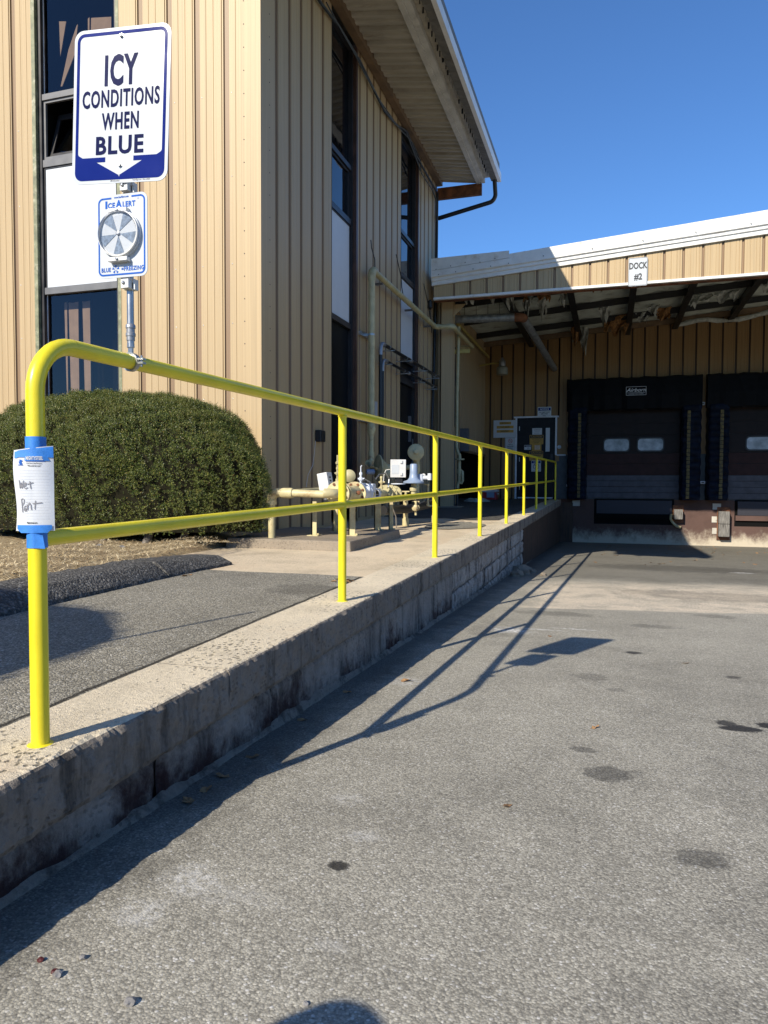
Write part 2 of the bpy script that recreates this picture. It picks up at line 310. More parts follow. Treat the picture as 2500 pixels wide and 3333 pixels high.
# worn asphalt with aggregate; spots are stains that lie on it: (x, y, rx, ry, strength, kind)
def asphalt(name, base, agg, spots=(), scale=105.0, band=None, bumpk=0.55, speck=0.5, wall_shade=None, seam=None, older=None):
    m, nt, b = newmat(name); N = NB(nt); p = N.pos()
    pw = N.vm('ADD', p, N.scaled(N.n('TexNoise').outputs['Color'], (0.0, 0.0, 0.0)))
    v1 = N.vor(pw, scale); rnd = N.sep(v1.outputs['Color'])[0]
    v2 = N.vor(pw, scale*2.1); rnd2 = N.sep(v2.outputs['Color'])[1]
    big = N.noise(p, 0.55, 5); mid = N.noise(p, 3.2, 6, 0.65)
    c = N.ramp(rnd, [(0.0, tuple(x*0.50 for x in base)), (0.45, base), (0.86, agg), (0.955, tuple(x*1.25 for x in agg)), (0.985, (speck, speck*0.97, speck*0.9))])
    c = N.mix(0.35, c, N.ramp(rnd2, [(0, tuple(x*0.45 for x in base)), (1, agg)]))
    gap = N.smooth(v1.outputs['Distance'], 0.45, 0.85)
    c = N.mix(N.math('MULTIPLY', gap, 0.55), c, tuple(x*0.40 for x in base))
    tone = N.ramp(N.math('ADD', N.math('MULTIPLY', big, 0.6), N.math('MULTIPLY', mid, 0.4)), [(0.35, 0.76), (0.5, 1.0), (0.65, 1.16)])
    c = N.mix(1.0, c, tone, 'MULTIPLY')
    if older is not None:                                # an older, darker surface beyond a line across the lot
        s = N.sep(p); wv = N.math('MULTIPLY_ADD', N.noise(p, 1.2, 6, 0.65), 2.4, -1.2)
        c = N.mix(N.math('MULTIPLY', N.smooth(N.math('ADD', s[1], wv), older-0.5, older+0.7), 0.50), c, tuple(x*0.22 for x in base))
    if band is not None:
        y0, y1, x0, col = band; s = N.sep(p); wob = N.math('MULTIPLY_ADD', N.noise(p, 2.5, 4), 0.5, -0.25)
        yy = N.math('ADD', N.math('MULTIPLY_ADD', s[0], -0.2, s[1]), N.math('MULTIPLY', wob, 0.35))
        f = N.math('MULTIPLY', N.smooth(yy, y0-0.03, y0+0.03), N.math('SUBTRACT', 1.0, N.smooth(N.math('ADD', yy, wob), y1-0.5, y1+0.5)))
        f = N.math('MULTIPLY', f, N.smooth(N.math('ADD', s[0], wob), x0-0.1, x0+0.25))
        f = N.math('MULTIPLY', f, N.math('MULTIPLY_ADD', N.smooth(mid, 0.35, 0.62), 0.55, 0.45))
        c = N.mix(f, c, N.mix(N.math('MULTIPLY', gap, 0.8), N.ramp(rnd, [(0, tuple(x*0.55 for x in col)), (0.6, col), (1, tuple(x*1.2 for x in col))]), tuple(x*0.4 for x in col)))
    edge = N.math('MULTIPLY_ADD', N.noise(p, 9.0, 8, 0.72), 2.4, -1.2)
    dark = None; lite = None
    for (x, y, rx, ry, k, kind) in spots:
        q = N.vm('MULTIPLY', N.vm('SUBTRACT', p, (x, y, 0)), (1/rx, 1/ry, 0))
        e = N.math('ADD', N.vm('LENGTH', q), edge)
        f = N.math('MULTIPLY', N.math('SUBTRACT', 1.0, N.smooth(e, 0.70 if kind == 'd' else 0.25, 1.08 if kind == 'd' else 1.25)), k)
        if kind == 'd': dark = f if dark is None else N.math('MAXIMUM', dark, f)
        else: lite = f if lite is None else N.math('MAXIMUM', lite, f)
    if dark is not None: c = N.mix(dark, c, (0.012, 0.012, 0.013))
    if lite is not None:
        lf = N.math('MULTIPLY', lite, N.smooth(N.noise(p, 42, 8, 0.8), 0.40, 0.58)); c = N.mix(lf, c, (0.66, 0.65, 0.62))
    if seam is not None:                                 # open joint full of dirt against the wall
        s = N.sep(p); d_ = N.math('ABSOLUTE', N.math('ADD', N.math('SUBTRACT', s[0], seam), N.math('MULTIPLY_ADD', N.noise(p, 6, 5, 0.7), 0.05, -0.025)))
        c = N.mix(N.math('MULTIPLY', N.math('SUBTRACT', 1.0, N.smooth(d_, 0.004, 0.016)), 0.9), c, (0.02, 0.018, 0.015))
    if wall_shade is not None:                             # dark strip at the wall foot: its ground shadow deepened in the colour
        s = N.sep(p); g_ = N.math('ADD', s[0], N.math('MULTIPLY_ADD', N.noise(p, 4.0, 6, 0.7), 0.5, -0.25)); c = N.mix(N.math('MULTIPLY', N.math('SUBTRACT', 1.0, N.smooth(g_, wall_shade*0.45, wall_shade*1.3)), 0.62), c, (0.030, 0.027, 0.024))
    nt.links.new(c, b.inputs['Base Color']); b.inputs['Roughness'].default_value = 0.82; b.inputs['Specular IOR Level'].default_value = 0.3
    if dark is not None: nt.links.new(N.math('MULTIPLY_ADD', dark, -0.35, 0.82), b.inputs['Roughness'])
    h = N.math('ADD', N.math('MULTIPLY', v1.outputs['Distance'], -1.0), N.math('MULTIPLY', rnd, 0.5))
    h = N.math('ADD', h, N.math('MULTIPLY', v2.outputs['Distance'], -0.35))
    nt.links.new(N.bump(h, bumpk, 0.009), b.inputs['Normal']); return m
def concrete(name, base, pits=0.0, stain=(0.20, 0.12, 0.06), stain_amt=0.3, peel=None, zband=None, rough=0.85, drip=0.0, blotch=False, bumpk=0.6):
    m, nt, b = newmat(name); N = NB(nt); p = N.pos()
    a = N.noise(p, 2.2, 8, 0.65); fine = N.noise(p, 60, 6, 0.75); grain = N.noise(p, 240, 2)
    c = N.ramp(N.math('ADD', N.math('MULTIPLY', a, 0.55), N.math('MULTIPLY', fine, 0.45)), [(0.32, tuple(x*0.62 for x in base)), (0.5, base), (0.68, tuple(min(1, x*1.28) for x in base))])
    h = N.math('ADD', fine, N.math('MULTIPLY', grain, 0.35))
    c = N.mix(N.math('MULTIPLY', N.smooth(grain, 0.58, 0.72), 0.35), c, tuple(x*0.35 for x in base))
    c = N.mix(N.math('MULTIPLY', N.smooth(N.noise(p, 1.1, 6, 0.7), 0.52, 0.72), stain_amt), c, stain)
    if pits:
        wt = N.n('TexNoise'); N.put(wt.inputs['Vector'], p); wt.inputs['Scale'].default_value = 70.0; wt.inputs['Detail'].default_value = 3.0
        v = N.vor(N.vm('ADD', N.scaled(p, (1, 0.75, 1)), N.scaled(wt.outputs['Color'], (0.018, 0.018, 0.0))), 58.0); s = N.sep(v.outputs['Color'])[2]
        f = N.math('MULTIPLY', N.smooth(s, 0.60, 0.64), N.math('SUBTRACT', 1.0, N.smooth(v.outputs['Distance'], 0.22, 0.50)))
        f = N.math('MULTIPLY', f, N.smooth(N.noise(p, 1.6, 3), 0.34, 0.60)); f = N.math('MULTIPLY', f, pits)
        c = N.mix(f, c, tuple(x*0.22 for x in base)); h = N.math('ADD', h, N.math('MULTIPLY', f, -0.8))
    if drip:
        dr = N.smooth(N.noise(N.scaled(p, (9, 5, 0.7)), 1.6, 6, 0.7), 0.46, 0.68); c = N.mix(N.math('MULTIPLY', dr, drip), c, (0.035, 0.033, 0.03))
    if peel is not None:                                  # old paint that has flaked away: (colour, amount, z low, z high, slope)
        col, amt, lo, hi, sl = peel; s = N.sep(p)
        zz = N.math('SUBTRACT', s[2], N.math('MULTIPLY', s[1], sl))
        zz = N.math('ADD', zz, N.math('MULTIPLY_ADD', N.noise(N.scaled(p, (1.6, 1.6, 1.2) if blotch else (3, 3, 1.0)), 2.4, 9, 0.74), 0.85 if blotch else 0.55, -0.42 if blotch else -0.275))
        f = N.math('SUBTRACT', 1.0, N.smooth(zz, lo, hi))
        f = N.math('MULTIPLY', f, N.smooth(N.noise(p, 7, 8, 0.75), 0.50-amt*0.5, 0.54-amt*0.5)); c = N.mix(f, c, col)
    nt.links.new(c, b.inputs['Base Color']); b.inputs['Roughness'].default_value = rough; b.inputs['Specular IOR Level'].default_value = 0.25
    nt.links.new(N.bump(h, bumpk, 0.008), b.inputs['Normal']); return m
def solo(o, label, cat, group=None):                     # a thing that is one mesh: put its origin at its base
    me = o.data; co = np.empty(len(me.vertices)*3); me.vertices.foreach_get('co', co); co = co.reshape(-1, 3)
    c = Vector(((co[:,0].min()+co[:,0].max())/2, (co[:,1].min()+co[:,1].max())/2, co[:,2].min()))
    me.transform(Matrix.Translation(-c)); o.location = c; return tag(o, label, cat, group)
Z3 = Vector((0, 0, 1)); X3 = Vector((1, 0, 0)); Y3 = Vector((0, 1, 0))

# ================================================================ ground
spots = [(1.96,1.87,.10,.055,.9,'d'),(1.905,1.93,.05,.05,.8,'d'),(2.09,1.95,.06,.05,.9,'d'),(2.10,1.83,.05,.04,.85,'d'),(1.42,1.13,.105,.075,.50,'d'),(1.33,1.36,.05,.035,.45,'d'),
         (1.66,.57,.075,.055,.48,'d'),(1.32,2.64,.11,.09,.28,'d'),(1.57,3.42,.055,.05,.8,'d'),(2.08,2.9,.045,.045,.6,'d'),(.75,.22,.035,.025,.85,'d'),(1.45,2.37,.06,.04,.3,'d'),
         (2.6,7.0,1.2,.5,.25,'d'),(1.8,7.2,.3,.12,.30,'d'),(2.35,5.4,.2,.12,.30,'d'),(1.75,4.6,.2,.10,.30,'d'),(2.5,10.8,1.6,.7,.35,'d'),(2.0,1.2,.35,.5,.16,'d'),(1.9,.3,.3,.25,.15,'d'),(.55,3.9,.2,.3,.2,'d'),(1.75,-.2,.35,.3,.18,'d'),(.95,5.0,.4,.15,.3,'d'),
         (.70,3.95,.17,.11,1.0,'l'),(.80,4.10,.35,.025,.9,'l'),(1.15,4.22,.22,.018,.9,'l'),(.42,.03,.085,.075,.5,'l'),(.38,2.16,.10,.10,.45,'l'),(.55,.0,.15,.05,.2,'l'),(.40,-.12,.06,.06,.4,'l'),(3.35,10.42,.18,.09,1.0,'l'),(.75,.4,.07,.035,.35,'l'),(.62,.62,.06,.05,.3,'l'),(.85,-.1,.06,.03,.2,'l')]
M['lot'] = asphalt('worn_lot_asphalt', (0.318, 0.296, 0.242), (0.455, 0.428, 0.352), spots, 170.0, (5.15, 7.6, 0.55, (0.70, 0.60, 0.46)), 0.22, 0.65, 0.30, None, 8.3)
M['walk'] = asphalt('walk_asphalt', (0.205, 0.190, 0.153), (0.42, 0.39, 0.315), [(-.35,2.5,.25,.2,.35,'d'),(-.2,2.75,.12,.09,.3,'l')], 140.0, None, 0.5, 0.6, None, -0.205)
M['oldwalk'] = asphalt('old_walk_asphalt', (0.075, 0.070, 0.062), (0.16, 0.15, 0.13), (), 120.0, None, 0.5, 0.4)
M['kerb'] = asphalt('kerb_asphalt', (0.072, 0.071, 0.070), (0.18, 0.175, 0.165), (), 75.0, None, 1.0, 0.3)
M['apron'] = concrete('apron_concrete', (0.60, 0.495, 0.35), 0.35, (0.26, 0.15, 0.075), 0.45)
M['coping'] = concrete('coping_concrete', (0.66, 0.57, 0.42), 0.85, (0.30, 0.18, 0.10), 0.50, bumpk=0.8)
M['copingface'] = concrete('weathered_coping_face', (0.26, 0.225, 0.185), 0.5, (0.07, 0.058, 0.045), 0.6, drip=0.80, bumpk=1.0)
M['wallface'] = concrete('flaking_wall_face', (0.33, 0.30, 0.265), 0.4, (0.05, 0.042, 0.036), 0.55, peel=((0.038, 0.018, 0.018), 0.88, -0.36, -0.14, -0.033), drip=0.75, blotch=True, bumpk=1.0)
M['roughblock'] = concrete('broken_block_face', (0.44, 0.41, 0.37), 0.7, (0.06, 0.05, 0.045), 0.8, peel=((0.05, 0.027, 0.024), 0.7, -0.55, -0.20, -0.033), drip=0.9, blotch=True, bumpk=1.0)
M['wallbrown'] = concrete('brown_painted_wall', (0.085, 0.055, 0.04), 0.0, (0.04, 0.025, 0.02), 0.5, drip=0.7)
M['dockwall'] = concrete('flaking_dock_wall', (0.105, 0.064, 0.053), 0.0, (0.05, 0.03, 0.026), 0.5, peel=((0.50, 0.44, 0.34), 0.56, -0.92, -0.52, 0.0), blotch=True)
M['pad'] = concrete('pad_concrete', (0.27, 0.225, 0.17), 0.5, (0.16, 0.09, 0.05), 0.35)

# truck well pavement: one sloping sheet that flattens out behind the photographer and beyond the dock
mb = MB(); ys = [-60, -3, 19.8]; xs = [-0.02, 3, 8, 40]
vs = [(x, y, GZ(y) if y > -3 else GZ(-3)) for y in ys for x in xs]
mb.add(vs, [(j*4+i, j*4+i+1, (j+1)*4+i+1, (j+1)*4+i) for j in range(2) for i in range(3)])
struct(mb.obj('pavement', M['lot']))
m, nt, b = newmat('distant_ground'); N = NB(nt); c = N.ramp(N.noise(N.pos(), 0.08, 6), [(0.35, (0.10, 0.10, 0.09)), (0.65, (0.17, 0.165, 0.15))]); nt.links.new(c, b.inputs['Base Color']); b.inputs['Roughness'].default_value = 0.9
mb = MB(); mb.add([(-500, -500, -1.35), (500, -500, -1.35), (500, 500, -1.35), (-500, 500, -1.35)], [(0, 1, 2, 3)]); struct(mb.obj('ground', m))

def sheet(name, poly, zf, mat, step=None, lift=0.0):
    mb = MB(); mb.add([(x, y, zf(y)+lift) for x, y in poly], [tuple(range(len(poly)))]); return struct(mb.obj(name, mat))
sheet('path', [(-1.62, -12), (-.19, -12), (-.19, 3.12), (-.6, 3.14), (-1.1, 3.11), (-1.62, 3.13)], DK, M['walk'])
sheet('apron', [(-3.2, 3.0), (-.19, 3.0), (-.19, 19.6), (-6.5, 19.6), (-6.5, 12.5), (-3.2, 12.5)], DK, M['apron'], lift=-0.004)
# pieces of old asphalt patch in the apron
random.seed(3)
sheet('asphalt_patch', [(-.32+.05*math.cos(a)+.33*math.cos(a)*(1+.15*random.random())-.28, 8.15+.62*math.sin(a)*(1+.2*random.random())) for a in [i*2*math.pi/22 for i in range(22)]], DK, M['walk'], lift=0.004)
sheet('asphalt_patch', [(-.21, 19.5), (-6.4, 19.5), (-6.4, 12.6), (-2.2, 12.6), (-2.2, 9.9), (-1.6, 9.55), (-1.1, 9.75), (-.65, 9.35), (-.21, 9.5)], DK, M['oldwalk'], lift=0.003)
# mulch bed under the bushes
m, nt, b = newmat('dry_grass_litter'); N = NB(nt); p = N.pos()
f = N.noise(N.scaled(p, (1, 2.2, 1)), 55, 6, 0.75); g = N.noise(p, 1.5, 4)
c = N.ramp(f, [(0.30, (0.13, 0.085, 0.045)), (0.5, (0.40, 0.30, 0.165)), (0.68, (0.66, 0.53, 0.32))]); c = N.mix(N.math('MULTIPLY', N.smooth(g, .5, .7), .4), c, (0.13, 0.075, 0.045))
nt.links.new(c, b.inputs['Base Color']); b.inputs['Roughness'].default_value = 0.95; nt.links.new(N.bump(f, 0.9, 0.02), b.inputs['Normal']); M['litter'] = m
mb = MB(); nx, ny = 40, 50
vs = []
for j in range(ny):
    for i in range(nx):
        y = -8+13.5*j/(ny-1); x = -9+(7.2-.35*max(0, min(1, (y-3.0)/.5)))*i/(nx-1)
        vs.append((x, y, DK(y)+0.085+0.02*math.sin(x*5+y*3)+0.012*math.sin(x*13-y*9)-(0.12 if i == nx-1 else 0)))
mb.add(vs, [(j*nx+i, j*nx+i+1, (j+1)*nx+i+1, (j+1)*nx+i) for j in range(ny-1) for i in range(nx-1)])
struct(mb.obj('lawn', M['litter'], smooth=True))
# straw blades of dead grass: countless -> one object
mb = MB(); n = 15000
for i in range(n):
    x = -1.85-abs(random.gauss(0, 1.3)); y = random.uniform(1.2, 4.4)
    if x < -6: continue
    z = DK(y)+0.085+0.02*math.sin(x*5+y*3)+0.012*math.sin(x*13-y*9); a = random.uniform(0, 6.28); L = random.uniform(.02, .065); w = random.uniform(.002, .004); t = random.uniform(-.1, .5)
    d = Vector((math.cos(a), math.sin(a), 0))*L; s_ = Vector((-math.sin(a), math.cos(a), 0))*w; o = Vector((x, y, z+0.006)); e = o+d+Vector((0, 0, L*t))
    mb.add([o-s_, o+s_, e], [(0, 1, 2)])
m, nt, b = newmat('straw'); N = NB(nt); rnd = N.n('NewGeometry').outputs['Random Per Island']
nt.links.new(N.ramp(rnd, [(0, (0.24, 0.16, 0.08)), (0.5, (0.52, 0.41, 0.23)), (1, (0.74, 0.62, 0.40))]), b.inputs['Base Color']); b.inputs['Roughness'].default_value = 0.8
struct(mb.obj('dead_grass', m), 'stuff')

# bituminous kerb with a rounded top, broken towards its far end
def kerb(y0, y1, label, drop=0.0):
    mb = MB(); k = max(3, int((y1-y0)/0.06)); prof = [(-1.44, -.01), (-1.448, .022), (-1.535, .090), (-1.57, .102), (-1.72, .108), (-1.83, .104), (-1.87, .08), (-1.89, -.02)]; vs = []
    for j in range(k+1):
        y = y0+(y1-y0)*j/k
        for i, (x, z) in enumerate(prof):
            vs.append((x+0.008*math.sin(y*2.3)+random.uniform(-.005, .005)+0.05*max(0, y-2.6)**2, y, DK(y)+z*(1-drop*(j/k))+random.uniform(-.005, .005)))
    q = len(prof)
    mb.add(vs, [(j*q+i, j*q+i+1, (j+1)*q+i+1, (j+1)*q+i) for j in range(k) for i in range(q-1)]+[tuple(range(q)), tuple(range(k*q+q-1, k*q-1, -1))])
    return struct(mb.obj('kerb', M['kerb'], smooth=True))
kerb(-6.0, 2.66, ''); kerb(2.685, 3.45, '', 0.35)

# ================================================================ retaining wall along the walkway
wall = thing('retaining_wall', 'long low concrete block wall with chipped coping and peeling maroon paint, under the yellow railing', 'wall', (0, 6, -0.3))
random.seed(11)
def coping(y0, y1):
    mb = MB(); step = 0.012 if y1 < 4 else 0.04; k = max(2, int((y1-y0)/step)); vs = []
    ph = random.uniform(0, 9)
    for j in range(k+1):
        y = y0+(y1-y0)*j/k; near = 1.0 if y < 0.6 else (0.62 if y < 2.2 else 0.40)
        n1 = abs(math.sin(y*9.1+ph)*math.sin(y*23.7)*math.sin(y*5.3+1))+0.55*random.random()*random.random()
        n1 = n1*.8+.35*max(0, math.sin(y*13.7+ph*3)*math.sin(y*5.9+ph)); sm = (0.6*sm+0.4*random.random()) if j else .4; chip = min(0.032, 0.020*n1*near+0.012*near*sm*sm+.0012*random.random()); drop = min(0.030, chip*random.uniform(.60, .85))
        ov = 0.010 if y < 10 else 0.016
        def rgh(z, k_): return k_*(.0030*math.sin(y*31+z*53+ph)+.0025*math.sin(y*71-z*37)+random.uniform(-.0022, .0022))
        rr_ = 1.0 if y < 5 else .7
        row = [(-.20, -.17), (-.20, -.004), (-.197, 0.0), (-.08, 0.0), (.02, 0.0), (.060, random.uniform(-.0015, .0005)*near), (.100-chip*1.35+ov*.3, -0.0035*random.random()*near), (.100-chip*.75+ov*.5, -drop*.40-.002), (.100-chip*.35+ov*.8, -drop*.85-.005), (.100-chip*.10+ov+rgh(-.03, rr_), -drop*1.1-.012)]
        row += [(.100+ov+rgh(z_, rr_), z_) for z_ in (-.060, -.075, -.092, -.110, -.130, -.148)]
        row += [(.100+ov-.006-.006*random.random(), -.164-.004*random.random()), (.060, -.170)]
        for x, z in row: vs.append((x, y, DK(y)+z))
    q = len(row); fs = [(j*q+i, (j+1)*q+i, (j+1)*q+i+1, j*q+i+1) for j in range(k) for i in range(q-1)]
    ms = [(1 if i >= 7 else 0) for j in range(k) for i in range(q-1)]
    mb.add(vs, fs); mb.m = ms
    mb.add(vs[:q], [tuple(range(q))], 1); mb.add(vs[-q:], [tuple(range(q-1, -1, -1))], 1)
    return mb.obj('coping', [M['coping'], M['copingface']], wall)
joints = [-6.0, -3.2, 0.775, 3.55, 6.06, 8.24, 10.25, 12.54, 15.0, 17.2, 19.25]
for a, bb in zip(joints[:-1], joints[1:]): coping(a+0.003, bb-0.003)
# block face below the coping, courses and joints recessed in the mesh
mb = MB()
def blockwall(y0, y1, bl, bh, jit, inset):
    y = y0
    row = 0; ztop = -.172
    rows = int(1.1/bh)+1
    for r in range(rows):
        y = y0+(bl/2 if r % 2 else 0)
        edges = [y0]+[e for e in np.arange(y, y1, bl) if e > y0+0.05]+[y1]
        for a, c in zip(edges[:-1], edges[1:]):
            zt = ztop-r*bh; zb = zt-bh
            if zt+DK(a) < GZ(a)-0.02: continue
            o = random.uniform(-jit, jit)
            g = inset
            ny_, nz_ = max(3, int((c-a)/.03)), max(3, int(bh/.03)); G_ = []
            for jz in range(nz_+1):
                for iy in range(ny_+1):
                    yy = a+g+(c-a-2*g)*iy/ny_; zz = zt-g-(bh-2*g)*jz/nz_; ed = (iy in (0, ny_)) or (jz in (0, nz_))
                    G_.append((.074+o-(.010+.008*random.random() if ed else 0)+(0 if ed else random.uniform(-.0025, .0025)*(1+jit*120)+.004*math.sin(yy*9+zz*11)*math.sin(yy*23)), yy+(random.uniform(-.004, .004) if ed else 0), DK(yy)+zz+(random.uniform(-.004, .004) if ed else 0)))
            mb.add(G_, [(jz*(ny_+1)+iy, (jz+1)*(ny_+1)+iy, (jz+1)*(ny_+1)+iy+1, jz*(ny_+1)+iy+1) for jz in range(nz_) for iy in range(ny_)])
blockwall(-6, 4.8, 0.80, 0.40, 0.004, 0.004)
mb.box((-.20, -6, -1.3), (.048, 10.24, -.172), 0)
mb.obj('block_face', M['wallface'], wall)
mb = MB(); blockwall(4.8, 10.24, 0.40, 0.20, 0.010, 0.006); mb.obj('broken_block_face', M['roughblock'], wall)
mb = MB()
for a, c in ((10.24, 12.5), (12.5, 15.0), (15.0, 17.2), (17.2, 19.25)):
    mb.add([(-.2, a+.004, -1.3), (.088, a+.004, -1.3), (.088, c-.004, -1.3), (-.2, c-.004, -1.3), (-.2, a+.004, DK(a)-.172), (.088, a+.004, DK(a)-.172), (.088, c-.004, DK(c)-.172), (-.2, c-.004, DK(c)-.172)],
           [(0, 3, 2, 1), (4, 5, 6, 7), (0, 1, 5, 4), (1, 2, 6, 5), (2, 3, 7, 6), (3, 0, 4, 7)])
mb.obj('painted_end', M['wallbrown'], wall)
# concrete fillet that runs along the foot of the wall
mb = MB(); vs = []; k = 240
for j in range(k+1):
    y = -6+17.5*j/k; w = .010+.030*abs(math.sin(y*3.1)*math.sin(y*1.3+.4))*random.random(); h = .008+.030*abs(math.sin(y*2.3+1)*math.sin(y*.9))+.014*random.random()
    vs += [(.072, y, GZ(y)+h), (.080+w*.35, y, GZ(y)+h*.45), (.084+w*.6, y, GZ(y)-.004)]
mb.add(vs, [(j*3+i, j*3+i+1, (j+1)*3+i+1, (j+1)*3+i) for j in range(k) for i in range(2)]); mb.obj('foot_fillet', M['copingface'], wall)

# ================================================================ yellow hand rail
rail = thing('handrail', 'bright yellow two rail pipe railing running along the wall to the dock door', 'railing', (0, 0, 0))
PR = 0.0228; RH = 1.045; MR = 0.535; SP = 2.2
YE = 18.52
def rz(y): return S*y+RH
mb = MB()
c0 = arc_corner((0, 0, 0.5), (0, 0, rz(0)), (0, 2, rz(2)), 0.135, 10)
mb.tube([(0, 0, DK(0)-.01), (0, 0, .4)]+c0, PR, 20)
mb.obj('end_post', M['yellow'], rail, smooth=True)
mb = MB(); mb.tube([c0[-1]]+[(0, y, rz(y)) for y in (SP, 2*SP, 4*SP, 6*SP)]+arc_corner((0, 14, rz(14)), (0, YE, rz(YE)), (0, YE, .6), 0.1, 6), PR, 20, cap=False); mb.obj('top_rail', M['yellow'], rail, smooth=True)
mb = MB(); mb.tube([(0, 0.0, MR), (0, YE, S*YE+MR)], PR*.96, 20); mb.obj('mid_rail', M['yellow'], rail, smooth=True)
for k in range(1, 8):
    y = k*SP; mb = MB(); mb.tube([(0, y, DK(y)-.01), (0, y, rz(y)-.006)], PR, 20); mb.obj('post', M['yellow'], rail, smooth=True)
for k in range(0, 8):
    y = k*SP; mb = MB(); mb.lathe([(.034, 0), (.031, .0015), (.0235, .004)], (0, y, DK(y)-.001), Z3, 20); mb.obj('paint_ring', M['yellow'], rail, smooth=True)
    if k:
        mb = MB(); mb.lathe([(.0232, -.006), (.0262, 0), (.0232, .006)], (0, y, rz(y)-PR-.002), Z3, 20); mb.obj('weld', M['yellow'], rail, smooth=True)
mb = MB(); mb.tube([(0, YE, DK(YE)-.01), (0, YE, rz(YE)-.1)], PR, 16); mb.obj('post', M['yellow'], rail, smooth=True)

# ================================================================ sign pole clamped on the rail, with its two signs
PYY = 0.385
pole = thing('sign_pole', 'thin galvanised conduit pole clamped upright on the yellow top rail', 'pole', (0, PYY, rz(PYY)))
mb = MB(); mb.tube([(0, PYY, rz(PYY)+.045), (0, PYY, 2.0)], 0.0105, 14); mb.obj('tube', M['galv'], pole, smooth=True)
mb = MB(); mb.lathe([(.0125, 0), (.0125, .012), (.0145, .013), (.0145, .022), (.0125, .024), (.0125, .036), (.0145, .037), (.0145, .046), (.0115, .05)], (0, PYY, rz(PYY)+.065), Z3, 14); mb.obj('coupling', M['silver'], pole, smooth=True)
mb = MB(); mb.lathe([(.008, 0), (.008, .02), (.011, .021), (.011, .034), (.009, .035), (.009, .05)], (0, PYY, rz(PYY)+.022), Z3, 6); mb.obj('clamp_nut', M['galv'], pole)
tn = Vector((0, 1, S)).normalized(); mb = MB()
mb.lathe([(PR+.001, -.008), (PR+.006, -.008), (PR+.006, .008), (PR+.001, .008)], (0, PYY, rz(PYY)), tn, 24)
mb.box((.020, PYY-.007, rz(PYY)+.004), (.048, PYY+.009, rz(PYY)+.010)); mb.box((.020, PYY-.007, rz(PYY)-.008), (.048, PYY+.009, rz(PYY)-.002)); mb.tube([(.038, PYY, rz(PYY)-.016), (.038, PYY, rz(PYY)+.018)], .0035, 8)
mb.obj('clamp', M['galv'], pole, smooth=True)
for z in (1.572, 1.283):
    mb = MB(); mb.box((-.011, PYY-.030, z-.016), (.016, PYY-.010, z+.016)); mb.box((-.016, PYY-.012, z-.016), (.020, PYY+.014, z+.016)); mb.box((.012, PYY-.012, z-.018), (.026, PYY-.006, z+.004)); mb.obj('bracket', M['white_metal'], pole, bevel=.001)
    mb = MB(); mb.lathe([(.0055, 0), (.0055, .003), (.003, .005)], (-.001, PYY-.030, z), (0, -1, 0), 10); mb.obj('bolt', M['galv'], pole)

def plate_frame(c, yaw, roll):
    r = Vector((math.cos(yaw), math.sin(yaw), 0)); u = Vector((0, 0, 1))
    r2 = r*math.cos(roll)-u*math.sin(roll); u2 = u*math.cos(roll)+r*math.sin(roll); return Vector(c), r2, u2
o, r, u = plate_frame((0.0, PYY-.034, 1.802), math.radians(5), math.radians(2.3)); n = r.cross(u)
W_, H_ = .318, .452
sg = thing('road_sign', 'white sign with navy border reading ICY CONDITIONS WHEN BLUE over a downward arrow', 'sign', o-u*H_/2)
def P2(a, b_, h=0.0): return o+r*a+u*b_+n*h
mb = MB(); mb.prism(rrect(W_, H_, .030), o, r, u, .0022); mb.obj('plate', M['sign_white'], sg)
Wb, Hb = W_-.020, H_-.020
mb = MB(); mb.ring(rrect(Wb, Hb, .024), rrect(Wb-.019, Hb-.019, .015), o+n*.0024, r, u, .0004)
# navy foot of the sign with a white arrow cut into it
x0 = Wb/2-.006; yb = -Hb/2+.005; yt = yb+.062; aw = .047; yh = yb+.048; hw = .076
lob = [(-x0+.012, yb), (-.004, yb), (-.001, yb+.008), (-hw, yh), (-aw, yh), (-aw, yt), (-x0+.02, yt), (-x0+.006, yt+.008), (-x0, yt+.02), (-x0, yb+.015)]
mb.prism(lob, o+n*.0026, r, u, .0004); mb.prism([(-a, b_) for a, b_ in lob][::-1], o+n*.0026, r, u, .0004)
mb.obj('border', M['navy'], sg)
for s_, y_, w_, h_, bd in (('ICY', .103, .110, .092, .034), ('CONDITIONS', .022, .256, .052, .026), ('WHEN', -.045, .123, .050, .026), ('BLUE', -.115, .158, .054, .030)):
    mb = MB(); mb.text(s_, 1, P2(0.0, y_, .0026), r, u, bd, 1, fit=(w_, h_), space=1.12); mb.obj('lettering', M['ink'], sg)
mb = MB(); mb.text('3M Authorized', .0062, P2(-.013, -.2195, .0026), r, u, .01, .8); mb.obj('maker_line', M['black_ink'], sg)
mb = MB(); mb.text('SmartSign.com • Part # 0826', .0062, P2(.075, -.2195, .0026), r, u, .01, .8); mb.obj('maker_line', M['black_ink'], sg)
for y_ in (.200, -.175):
    mb = MB(); mb.lathe([(.0085, 0), (.0085, .001), (.0055, .0012), (.0055, .005), (.0035, .0065)], P2(-.003 if y_ > 0 else .003, y_, .0022), n, 8); mb.obj('bolt', M['galv'], sg)

